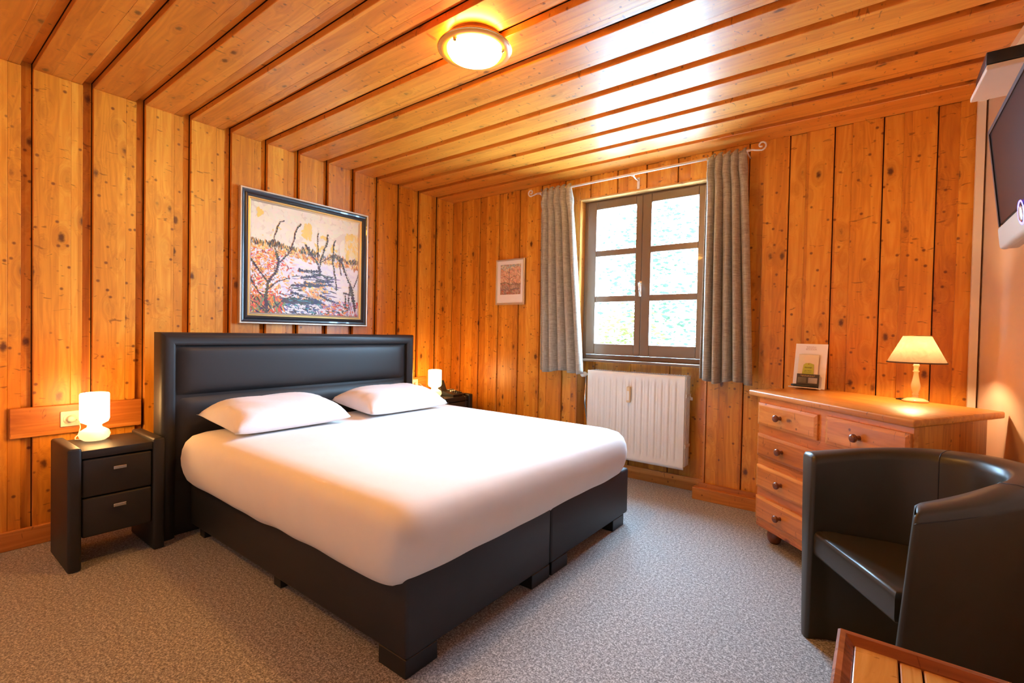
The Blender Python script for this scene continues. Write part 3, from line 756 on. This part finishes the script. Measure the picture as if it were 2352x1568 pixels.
bm = B(); mitre_frame(bm, PY0, PY1, PZ0, PZ1, [(.071, .020), (.076, .021), (.083, .014), (.084, .008)], base=.0); obj('inner_slip', bm, M['silver'], pic)
bm = B(); box(bm, .002, .009, PY0+.02, PY1-.02, PZ0+.02, PZ1-.02); obj('backing_board', bm, M['backing'], pic)
cw, ch = PY1-PY0-.164, PZ1-PZ0-.164
picture_canvas('canvas', (.012, PY0+.082, PZ1-.082), (0, 1, 0), (0, 0, -1), (1, 0, 0), pic, cw, ch, st, base1)
# small print
SX0, SX1, SZ0, SZ1 = .606, .944, 1.448, 1.880
pc2 = thing('framed_print', 'small portrait print with white mount in a thin silver frame', 'picture', ((SX0+SX1)/2, -.01, SZ0))
bm = B(); mitre_frame(bm, SX0, SX1, SZ0, SZ1, [(0, .001), (0, .022), (.006, .024), (.014, .022), (.015, .012)], axis='y'); obj('frame', bm, M['silver'], pc2)
bm = B(); box(bm, SX0+.012, SX1-.012, -.014, -.004, SZ0+.012, SZ1-.012); obj('mount', bm, plain('white_mount', (.93, .87, .84), .6), pc2)
st = []; R = random.Random(3)
for _ in range(500):
    u, v = R.random(), R.random()
    col = R.choice([(.42, .52, .50), (.82, .68, .50)]) if v < .14+.06*math.sin(u*6) else (R.choice([(.80, .42, .28), (.84, .52, .36), (.72, .38, .24), (.86, .62, .42)]) if v < .62 else R.choice([(.42, .25, .18), (.60, .42, .30), (.33, .22, .18), (.55, .14, .08)]))
    dab(u, v, .09, .012, R.choice([0, 40, 80]), col, .04)
poly([(.45, .68), (.44, .5), (.43, .3), (.46, .15)], .006, (.25, .14, .12)); poly([(.44, .5), (.25, .4), (.1, .38)], .004, (.3, .15, .1)); poly([(.44, .5), (.62, .4), (.8, .38)], .004, (.3, .15, .1)); poly([(0, .62), (.3, .6), (.5, .68), (1, .66)], .006, (.25, .18, .1)); poly([(.5, .85), (.8, .8), (.95, .82)], .012, (.28, .2, .17)); poly([(0, .84), (.4, .84)], .010, (.32, .22, .2))
picture_canvas('print', (SX0+.052, -.0145, SZ1-.050), (1, 0, 0), (0, 0, -1), (0, -1, 0), pc2, SX1-SX0-.096, .285, st, lambda u, v: (.60, .36, .24))

# ------------------------------------------------------------------ chest of drawers (set across the corner)
FL, FR, BR, BL_ = Vector((2.99, -.49)), Vector((3.71, -1.18)), Vector((4.045, -.565)), Vector((3.245, -.03))
dx = (FR-FL); DL = dx.length; ux = dx.normalized(); nx = Vector((-ux.y, ux.x))
if nx.dot(BR-FR) < 0: nx = -nx
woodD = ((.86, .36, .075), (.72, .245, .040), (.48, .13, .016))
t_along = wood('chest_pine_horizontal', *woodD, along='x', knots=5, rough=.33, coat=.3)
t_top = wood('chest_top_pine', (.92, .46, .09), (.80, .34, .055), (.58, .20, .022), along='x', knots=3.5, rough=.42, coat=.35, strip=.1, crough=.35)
t_side = wood('chest_side_pine', (.84, .38, .08), (.68, .26, .042), (.45, .13, .015), along='z', knots=5)
ch = thing('chest_of_drawers', 'honey pine chest of five drawers with round wooden knobs across the corner', 'chest of drawers', (FL.x, FL.y, 0))
ROT = math.atan2(ux.y, ux.x)
ch.rotation_euler = (0, 0, ROT)
def loc2(p):   # world xy -> local
    d = p-FL; return (d.dot(ux), d.dot(nx))
lFR, lBR, lBL = loc2(FR), loc2(BR), loc2(BL_)
def cobj(name, bm, mat, parent=None, **k):
    o = obj(name, bm, mat, None, **k); o.parent = parent or ch; return o
def inset(p, q, r, s, f): return None
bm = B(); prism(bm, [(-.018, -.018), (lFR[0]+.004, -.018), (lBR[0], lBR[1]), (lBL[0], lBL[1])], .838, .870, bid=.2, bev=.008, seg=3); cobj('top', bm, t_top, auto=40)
# carcass: sides, back, front frame
x0, x1 = .060, .985
lb0, lb1 = (lBL[0]+.05, lBL[1]-.015), (lBR[0]-.05, lBR[1]-.03)
bm = B(); prism(bm, [(x0, .02), (x0+.02, .02), (lb0[0]+.02, lb0[1]), (lb0[0], lb0[1])], .09, .838, bid=.1); cobj('side_panel', bm, t_side)
bm = B(); prism(bm, [(x1-.02, .02), (x1, .02), (lb1[0], lb1[1]), (lb1[0]-.02, lb1[1])], .09, .838, bid=.7); cobj('side_panel', bm, t_side)
bm = B(); prism(bm, [(x0+.02, .05), (x1-.02, .05), (lb1[0]-.02, lb1[1]), (lb0[0]+.02, lb0[1])], .09, .11, bid=.3); cobj('bottom_panel', bm, t_along)
bm = B(); prism(bm, [(lb0[0]+.0, lb0[1]-.008), (lb1[0], lb1[1]-.008), (lb1[0], lb1[1]), (lb0[0], lb0[1])], .09, .838, bid=.6); cobj('back_panel', bm, t_side)
bm = B(); box(bm, x0, x1, 0.0, .022, .09, .838, bid=.45); cobj('front_frame', bm, t_along)
def drawer(a, b, z0, z1, knobs, bid):
    bm = B(); vs = []
    # raised fielded front
    pr = [(0, 0), (0, -.012), (.010, -.016), (.016, -.018)]
    rows = [[bm.verts.new((p, d, q)) for p, q in ((a+i, z0+i), (b-i, z0+i), (b-i, z1-i), (a+i, z1-i))] for i, d in pr]
    for A, C_ in zip(rows, rows[1:]):
        for q in range(4): bm.faces.new((A[q], A[(q+1) % 4], C_[(q+1) % 4], C_[q]))
    bm.faces.new(rows[-1]); bm.faces.new(rows[0][::-1])
    ly = bm.faces.layers.float['bid']
    for f in bm.faces: f[ly] = bid
    d = cobj('drawer', bm, t_along)
    for k in knobs:
        bm = B(); zc = (z0+z1)/2; mt = Matrix.Translation((k, -.018, zc)) @ Matrix.Rotation(PI/2, 4, 'X')
        lathe(bm, [(0, -.004), (.013, -.004), (.010, .006), (.009, .014), (.015, .020), (.0195, .028), (.018, .036), (.011, .041), (0, .043)], 22, mat=mt)
        cobj('knob', bm, M['knob'], d, smooth=True)
M['knob'] = plain('dark_turned_wood', (.20, .055, .018), .3, coat=.4)
drawer(.066, .508, .680, .808, [.255], .11); drawer(.560, .985-.004, .680, .812, [.752], .53)
drawer(.066, .981, .500, .628, [.275, .77], .31); drawer(.066, .981, .318, .448, [.275, .77], .77); drawer(.066, .981, .135, .268, [.275, .77], .91)
for px, py in ((.125, .07), (.92, .07), (lb0[0]+.08, lb0[1]-.08), (lb1[0]-.08, lb1[1]-.08)):
    bm = B(); lathe(bm, [(0, 0), (.022, 0), (.036, .018), (.040, .045), (.034, .072), (.022, .09), (0, .09)], 22, (px, py, 0)); cobj('bun_foot', bm, M['knob'], smooth=True)

# dresser lamp
LX, LY, LZ = 3.735, -.435, .871
dl = thing('table_lamp', 'table lamp with parchment cone shade and pale turned stem on the chest', 'table lamp', (LX, LY, LZ))
bm = B(); lathe(bm, [(0, 0), (.054, 0), (.055, .006), (.046, .012), (.034, .018), (.016, .021), (.012, .026), (.012, .034), (.016, .037), (.012, .042), (.013, .048), (.019, .066), (.020, .082), (.015, .110), (.011, .135), (.010, .150), (.015, .156), (.010, .160), (.011, .180), (.015, .184), (.012, .190), (.012, .205), (0, .206)], 30, (LX, LY, LZ))
M['stem'] = plain('cream_lacquered_wood', (.80, .62, .36), .22, coat=.6)
obj('lamp_stem', bm, M['stem'], dl, smooth=True)
sz0, sz1, sr0, sr1 = LZ+.198, LZ+.338, .122, .056
bm = B(); lathe(bm, [(sr0, sz0), (sr1, sz1)], 48, (LX, LY, 0)); sh = obj('lamp_shade', bm, M['shade'], dl)
bm = B(); lathe(bm, [(sr0+.0006, sz0-.001), (sr0+.0012, sz0+.003), (sr0-.002, sz0+.006), (sr0-.002, sz0-.001), (sr0+.0006, sz0-.001)], 48, (LX, LY, 0)); obj('lower_trim', bm, plain('dark_braid', (.12, .07, .04), .7), sh)
bm = B(); lathe(bm, [(sr1+.001, sz1-.004), (sr1+.002, sz1), (sr1-.001, sz1+.001), (sr1-.001, sz1-.004), (sr1+.001, sz1-.004)], 40, (LX, LY, 0)); obj('upper_trim', bm, M['gold'], sh)
bm = B(); lathe(bm, [(0, .206), (.012, .206), (.013, .225), (0, .226)], 16, (LX, LY, LZ)); obj('lamp_holder', bm, M['brass'], dl)
bm = B(); tube(bm, [(LX-.05, LY+.01, LZ+.004), (LX-.075, LY+.04, LZ+.004), (LX-.06, LY+.075, LZ+.004), (LX-.02, LY+.09, LZ+.004)], .003, 6); obj('cord', bm, M['black_plastic'], dl)

# information holder on the chest
ihx, ihy = 3.235, -.165
ih = thing('leaflet_holder', 'white information board with leaflet pocket standing on the chest', 'holder', (ihx, ihy, .871))
rotz = math.radians(-14)
def iobj(name, bm, mat, parent=None, tilt=0, **k):
    mt = Matrix.Translation((ihx, ihy, .871)) @ Matrix.Rotation(rotz, 4, 'Z') @ Matrix.Rotation(math.radians(-9), 4, 'X')
    bmesh.ops.transform(bm, matrix=mt, verts=bm.verts); return obj(name, bm, mat, parent or ih, **k)
bm = B(); box(bm, -.090, .090, 0, .006, .004, .282, bev=.001); iobj('board', bm, M['white_board'] if 'white_board' in M else plain('white_laminate', (.92, .88, .90), .3))
bm = B(); box(bm, -.062, .052, -.014, -.010, .012, .212, bev=.0015); iobj('pocket', bm, plain('clear_pocket_cream', (.85, .70, .50), .2))
bm = B(); box(bm, -.092, .070, -.060, .004, .000, .006, bev=.002); iobj('base_tray', bm, M['white_plastic'])
lf = thing('leaflet', 'small lime green note leaflet tucked behind the dark card', 'leaflet', (ihx, ihy-.03, .90))
bm = B()
for (a, b, c, d) in ((-.030, .028, .085, .160),):
    vs = [bm.verts.new(p) for p in ((a-.006, -.017, c), (b+.002, -.017, c), (b, -.017, d-.008), (b-.022, -.017, d), (a+.012, -.017, d-.002), (a, -.017, d-.012))]; bm.faces.new(vs)
o = iobj('card', bm, plain('lime_paper', (.50, .52, .05), .6), lf); o.modifiers.new('s', 'SOLIDIFY').thickness = .0008
# text lines (unreadable in the photograph) as short strokes of print
def words(bm, x0, x1, y, z, seed, h=.0018, lean=0):
    r2 = random.Random(seed); x = x0
    while x < x1:
        w = r2.uniform(.004, .011); box(bm, x, min(x1, x+w), y-.0004, y, z, z+h*r2.uniform(.8, 1.2)); x += w+.0022
bm = B(); [words(bm, -.022, .020, -.0178, z, i) for i, z in enumerate((.132, .128, .110, .102))]; iobj('print', bm, M['black_plastic'], lf)
bm = B(); box(bm, -.003, .001, -.019, -.017, .150, .156, bev=.0008); iobj('pin', bm, plain('red_pin', (.5, .04, .02), .4), lf)
bm = B(); [words(bm, a, -a, -.0002, z, 20+i) for i, (a, z) in enumerate(((-.028, .262), (-.026, .256), (-.031, .250), (-.030, .244)))]; iobj('print', bm, plain('brown_print', (.45, .22, .18), .6))
cd_ = thing('card', 'dark brown photo card leaning in the tray of the leaflet holder', 'card', (ihx, ihy-.04, .885))
bm = B(); box(bm, -.060, .066, -.024, -.0225, .006, .090); iobj('card_face', bm, plain('dark_card', (.045, .028, .022), .4), cd_)
bm = B(); words(bm, -.040, .044, -.0242, .080, 5, .002); words(bm, -.032, .036, -.0242, .075, 6, .0018); iobj('print', bm, plain('gold_print', (.6, .38, .08), .5), cd_)
ph1 = plain('photo_garden', (.16, .13, .07), .5, var=.9); ph2 = plain('photo_table', (.38, .33, .30), .5, var=.8)
bm = B(); box(bm, -.054, -.006, -.0245, -.024, .034, .068); iobj('photo', bm, ph1, cd_)
bm = B(); box(bm, .006, .056, -.0245, -.024, .034, .068); iobj('photo', bm, ph2, cd_)
bm = B(); vs = []
tube(bm, [(-.082, -.038, .016), (-.06, -.04, .015), (0, -.042, .014), (.055, -.040, .016), (.064, -.036, .018)], .008, 10, rs=[.006, .009, .010, .009, .005]); o = iobj('pen_case', bm, M['black_plastic'], smooth=True)
o.parent = None; o.matrix_parent_inverse = Matrix(); tag(o, 'slim black case lying on the tray of the leaflet holder', 'case')

# ------------------------------------------------------------------ TV, shelf and box
tv = thing('television', 'wall mounted flat television with silver bezel tilted down over the armchair', 'television', (4.0, -1.65, 1.7))
def tvm(bm):
    # local: x = depth (0 front .. +), y = along wall, z = height; leaned forward at the top
    Zc, top, bot = None, (3.866, 1.930), (3.911, 1.505)
    sh = (top[0]-bot[0])/(top[1]-bot[1])
    for v in bm.verts:
        v.co.x = bot[0]+v.co.x+(v.co.z-bot[1])*sh
def tobj(name, bm, mat, parent=None, **k): tvm(bm); return obj(name, bm, mat, parent or tv, **k)
TY0, TY1 = -2.06, -1.300
bm = B(); box(bm, .006, .045, TY0, TY1, 1.505, 1.930, bev=.010, seg=3); case = tobj('casing', bm, plain('tv_silver_casing', (.50, .46, .38), .3), auto=40)
bm = B(); box(bm, -.001, .012, TY0+.012, TY1-.012, 1.585, 1.918, bev=.003); tobj('screen', bm, plain('tv_screen', (.010, .006, .004), .30, spec=.12))
bm = B(); box(bm, -.004, .0, TY1-.026, TY1-.010, 1.580, 1.908); box(bm, -.004, 0, TY0+.01, TY1-.010, 1.900, 1.914); tobj('bezel', bm, M['black_plastic'])
bm = B(); box(bm, -.006, .02, TY0, TY1, 1.503, 1.580, bev=.010, seg=3); tobj('speaker_bar', bm, plain('tv_champagne', (.62, .58, .48), .3), auto=40)
t_blue = emit('blue_standby_light', (.10, .08, 1), 4.0, (.05, .05, .6))
bm = B(); mt = Matrix.Translation((-.006, -1.655, 1.560)) @ Matrix.Rotation(-PI/2, 4, 'Y'); lathe(bm, [(.030, 0), (.034, .002), (.036, 0)], 28, mat=mt)
tobj('standby_light', bm, t_blue)
bm = B(); mt = Matrix.Translation((-.007, -1.655, 1.556)) @ Matrix.Rotation(-PI/2, 4, 'Y'); lathe(bm, [(0, .003), (.020, .003), (.024, 0)], 28, mat=mt); tobj('button', bm, M['chrome'])
bm = B(); box(bm, 3.94, 4.14, -1.72, -1.66, 1.68, 1.74, bev=.004); box(bm, 4.115, 4.135, -1.76, -1.62, 1.62, 1.80); obj('wall_mount', bm, M['black_plastic'], tv)
shelf_x = 3.836
bm = B(); prism(bm, [(shelf_x+.011, -1.377), (shelf_x, -1.10), (wx(-1.10), -1.10), (wx(-1.377), -1.377)], 2.104, 2.122, bev=.003, seg=2)
tag(obj('wall_shelf', bm, plain('white_shelf', (.78, .62, .50), .5)), 'small white wall shelf high above the television', 'shelf')
rec = thing('media_box', 'black box with vented front sitting on the high white shelf', 'media box', (3.95, -1.24, 2.122))
bm = B(); box(bm, 3.846, 4.075, -1.372, -1.14, 2.126, 2.168, bev=.003); obj('casing', bm, M['black_plastic'], rec)
bm = B()
for i in range(12):
    for j in range(2): box(bm, 3.930+i*.009, 3.936+i*.009, -1.3735, -1.371, 2.140+j*.012, 2.148+j*.012)
obj('vent', bm, M['leather_dark'], rec)
for x in (3.86, 4.05):
    for y in (-1.35, -1.17):
        bm = B(); box(bm, x, x+.012, y, y+.012, 2.1215, 2.127); obj('foot', bm, M['black_plastic'], rec)

# ------------------------------------------------------------------ tub armchair
arm = thing('armchair', 'dark olive faux leather tub armchair in front of the chest of drawers', 'armchair', (3.70, -1.60, 0))
def catmull(P, n):
    P = [Vector(p) for p in P]; out = []
    Q = [2*P[0]-P[1]]+P+[2*P[-1]-P[-2]]
    for i in range(len(P)-1):
        a, b, c, d = Q[i], Q[i+1], Q[i+2], Q[i+3]
        for k in range(n):
            t = k/n; out.append(.5*((2*b)+(c-a)*t+(2*a-5*b+4*c-d)*t*t+(3*b-a-3*c+d)*t**3))
    out.append(P[-1]); return out
outer = catmull([(3.340, -1.345), (3.424, -1.316), (3.538, -1.290), (3.633, -1.276), (3.737, -1.262), (3.825, -1.268), (3.907, -1.308), (3.975, -1.385), (4.015, -1.490), (4.020, -1.590), (3.975, -1.700), (3.906, -1.785), (3.830, -1.845), (3.757, -1.893), (3.672, -1.950)], 5)
inner = catmull([(3.385, -1.435), (3.450, -1.410), (3.530, -1.388), (3.632, -1.369), (3.705, -1.372), (3.775, -1.393), (3.840, -1.432), (3.880, -1.485), (3.900, -1.540), (3.898, -1.600), (3.878, -1.655), (3.829, -1.706), (3.785, -1.738), (3.737, -1.775), (3.678, -1.825)], 5)
hts = catmull([(z, 0) for z in (.720, .735, .755, .770, .780, .785, .790, .792, .792, .790, .782, .765, .745, .728, .712)], 5)
NP = len(outer)
def ringsec(o_, i_, k, t):
    TH = hts[k].x; e = (o_-i_)
    pts = [(i_+e*.62, .0), (i_+e*.66, .03), (i_+e*.78, .25), (i_+e*.93, .50), (i_+e*1.0, TH-.035), (i_+e*.97, TH-.012), (i_+e*.85, TH), (i_+e*.5, TH+.004), (i_+e*.15, TH), (i_+e*.03, TH-.012), (i_, TH-.035), (i_+e*.02, .50), (i_+e*.08, .25), (i_+e*.10, .03), (i_+e*.12, 0)]
    return [(p.x, p.y, z) for p, z in pts]
bm = B(); secs = []
for k in range(NP):
    s = ringsec(outer[k], inner[k], k, k/(NP-1))
    if k >= NP-6:      # near arm front leans outwards at the top
        w = (k-(NP-6))/5
        s = [(x-.055*w*(1-z/.72), y, z) for x, y, z in s]
    if k <= 5:
        w = 1-k/5
        s = [(x, y-.02*w*(1-z/.72), z) for x, y, z in s]
    secs.append([bm.verts.new(p) for p in s])
for A, C_ in zip(secs, secs[1:]):
    for q in range(len(A)-1): bm.faces.new((A[q], C_[q], C_[q+1], A[q+1]))
    bm.faces.new((A[-1], C_[-1], C_[0], A[0]))
def cap(sec, flip):
    n = len(sec); h = n//2
    for q in range(h):
        a, b, c, d = sec[q], sec[q+1], sec[n-2-q], sec[n-1-q]
        vs = [a, b, c, d] if b is not c else [a, b, d]
        try: bm.faces.new(vs)
        except ValueError: pass
cap(secs[0], 0); cap(secs[-1], 1)
bmesh.ops.recalc_face_normals(bm, faces=bm.faces)
es = [e for e in bm.edges if len(e.link_faces) == 2 and e.calc_face_angle(0) > math.radians(55) and (e.verts[0].co.z > .01 or e.verts[1].co.z > .01)]
bmesh.ops.bevel(bm, geom=es, offset=.014, segments=3, profile=.5, affect='EDGES')
shell = obj('shell', bm, M['olive'], arm, auto=60)
# seams on the shell top and inside back
for k in (24, 52):
    bm = B(); c = [Vector(p) for p in ringsec(outer[k], inner[k], k, 0)]
    tube(bm, c[2:13], .0018, 5); obj('seam', bm, M['leather_dark'], shell)
bm = B(); tube(bm, [(i_.x+.93*(o_.x-i_.x)+(-.001 if k < NP-6 else -.001), i_.y+1.0*(o_.y-i_.y), hts[k].x-.030) for k, (o_, i_) in enumerate(zip(outer, inner)) if k > 40], .0016, 5); obj('piping', bm, M['leather_dark'], shell)
# seat cushion: fills inside, front edge straight between the arms
sp = [inner[k]*.97+Vector((3.66, -1.60))*.03 for k in range(1, NP-1, 3)]
fa, fb = Vector((3.372, -1.392)), Vector((3.640, -1.812))
poly_ = [fa]+[Vector((p.x, p.y)) for p in sp[1:-1]]+[fb]
cen = sum(poly_, Vector((0, 0)))/len(poly_)
bm = B(); prism(bm, [(p.x, p.y) for p in poly_], .325, .432)
es = [e for e in bm.edges if abs(e.verts[0].co.z-e.verts[1].co.z) < 1e-4]
bmesh.ops.bevel(bm, geom=es, offset=.026, segments=5, profile=.5, affect='EDGES')
obj('seat_cushion', bm, M['olive'], arm, auto=50)

# ------------------------------------------------------------------ coffee table (corner of it in frame)
ct = thing('coffee_table', 'low brown wooden coffee table with inset plank top in the bottom right corner', 'coffee table', (3.72, -2.6, 0))
tx0, tx1, ty0, ty1, tz = 3.520, 3.96, -2.86, -2.215, .47
M['rim'] = wood('reddish_table_frame', (.42, .13, .035), (.32, .085, .020), (.20, .05, .01), along='x', knots=3, rough=.25, coat=.5)
bm = B(); w = .034
def miter(bm, x0, x1, y0, y1, w, z0, z1):
    prof = [(0, z0), (0, z1-.006), (.006, z1), (w*.5, z1-.002), (w, z1-.018), (w, z0)]
    rows = [[bm.verts.new((a, b, z)) for a, b in ((x0+i, y0+i), (x1-i, y0+i), (x1-i, y1-i), (x0+i, y1-i))] for i, z in prof]
    rows.append(rows[0])
    for A, C_ in zip(rows, rows[1:]):
        for q in range(4): bm.faces.new((A[q], A[(q+1) % 4], C_[(q+1) % 4], C_[q]))
miter(bm, tx0, tx1, ty0, ty1, w, tz-.075, tz); obj('frame', bm, M['rim'], ct)
plk = wood('worn_gold_planks', (.72, .33, .07), (.55, .22, .035), (.34, .11, .015), along='y', knots=4, rough=.22, coat=.6, strip=.2, crough=.12)
x = tx0+w; ws = [.084, .042, .12, .088]
for i, pw in enumerate(ws):
    bm = B(); xe = min(x+pw, tx1-w)
    box(bm, x+.001, xe-.002, ty0+w, ty1-w, tz-.045, tz-.020+(.004 if i == 0 else 0), bev=.003, bid=.17*i+.1); obj('plank', bm, plk, ct); x += pw
    if x > tx1-w: break
bm = B(); box(bm, tx0+w-.003, tx1-w+.003, ty0+w-.003, ty1-w+.003, tz-.06, tz-.045, bid=.1); obj('underboard', bm, M['backing'], ct)
for (a, b) in ((tx0+.005, ty0+.005), (tx1-.06, ty0+.005), (tx0+.005, ty1-.06), (tx1-.06, ty1-.06)):
    bm = B(); box(bm, a, a+.055, b, b+.055, 0, tz-.07, bev=.003, bid=.4); obj('leg', bm, M['rim'], ct)

# ------------------------------------------------------------------ outside: pale ground and trees
bm = B(); box(bm, -30, 30, .6, 60, -1.7, -1.5)
t = NT('pale_ground'); tc = t.n('ShaderNodeTexCoord'); n1 = t.n('ShaderNodeTexNoise', i_Vector=tc.outputs['Object'], i_Scale=1.5, i_Detail=5.0)
t.l(t.mix(n1.outputs['Fac'], (.66, .66, .58), (.82, .82, .76)), t.b.inputs['Base Color']); t.b.inputs['Roughness'].default_value = .9  # ground colour made pale on purpose, to bounce skylight up to the ceiling
struct(obj('ground', bm, t.m))
def leafmat(name, a, b):
    t = NT(name); tc = t.n('ShaderNodeTexCoord'); n1 = t.n('ShaderNodeTexNoise', i_Vector=tc.outputs['Object'], i_Scale=3.0, i_Detail=3.0)
    c = t.mix(n1.outputs['Fac'], a, b); d = t.n('ShaderNodeBsdfDiffuse', i_Color=c); tl = t.n('ShaderNodeBsdfTranslucent', i_Color=c)
    ms = t.n('ShaderNodeMixShader', i_Fac=.4); t.l(d.outputs[0], ms.inputs[1]); t.l(tl.outputs[0], ms.inputs[2]); t.l(ms.outputs[0], t.out.inputs[0]); return t.m
bark = plain('bark', (.10, .075, .05), .9, bump=(20, .5, .02))
def tree(label, x, y, zb, h, r, seed, lm, n=3800, ls=.05, name='tree', low=.2):
    rr = random.Random(seed); root = thing(name, label, 'tree', (x, y, zb))
    bm = B(); top = Vector((x+rr.uniform(-.2, .2), y, zb+h*.8))
    tube(bm, [(x, y, zb), (x+.05, y, zb+h*.35), top], .08, 8, rs=[.06*h/3, .045*h/3, .012]); ends = []
    for i in range(26):
        z = zb+h*rr.uniform(low, .85); a = rr.uniform(0, 2*PI); l = r*rr.uniform(.5, 1); p0 = Vector((x, y, z))
        p2 = p0+Vector((math.cos(a)*l, math.sin(a)*l, l*rr.uniform(.2, .9))); p1 = (p0+p2)/2+Vector((0, 0, -.06))
        tube(bm, [p0, p1, p2], .02, 5, rs=[.022, .014, .004]); ends += [p1, p2, (p1+p2)/2]
    obj('trunk', bm, bark, root, smooth=True)
    bm = B()
    for i in range(n):
        c = rr.choice(ends)+Vector((rr.gauss(0, .28), rr.gauss(0, .28), rr.gauss(0, .22)))*(r/1.2)
        s = ls*rr.uniform(.5, 1.2); m_ = Matrix.Rotation(rr.uniform(0, 6.3), 3, 'Z') @ Matrix.Rotation(rr.uniform(0, 6.3), 3, 'X')
        bm.faces.new([bm.verts.new(c+m_ @ Vector(p)*s) for p in ((-1, 0, 0), (0, -.45, .1), (1, 0, 0), (0, .45, .1))])
    obj('foliage', bm, lm, root)
lm1 = leafmat('young_leaves', (.030, .040, .008), (.060, .066, .016)); lm2 = leafmat('cool_leaves', (.012, .022, .012), (.026, .038, .022)); lm3 = leafmat('pale_leaves', (.028, .036, .024), (.055, .062, .045))
tree('young yellow-green tree seen in the lower left panes of the window', .70, 2.6, -1.5, 3.4, .65, 1, lm1, 1900, .045)
tree('darker bushy tree seen through the middle right panes', .75, 5.2, -1.5, 5.2, 1.5, 2, lm2, 3000, .06)
tree('pale leafy tree filling the upper right panes', -1.9, 11.5, -1.5, 9.5, 2.6, 3, lm3, 2600, .08)
tree('low green bush near the bottom of the right panes', 2.05, 3.0, -1.5, 2.45, .4, 6, lm1, 900, .045, name='bush', low=.15)

# ------------------------------------------------------------------ lamp bulbs
point('dresser_bulb', (LX, LY, LZ+.262), 7.5, .022, (1, .62, .30)).parent = None
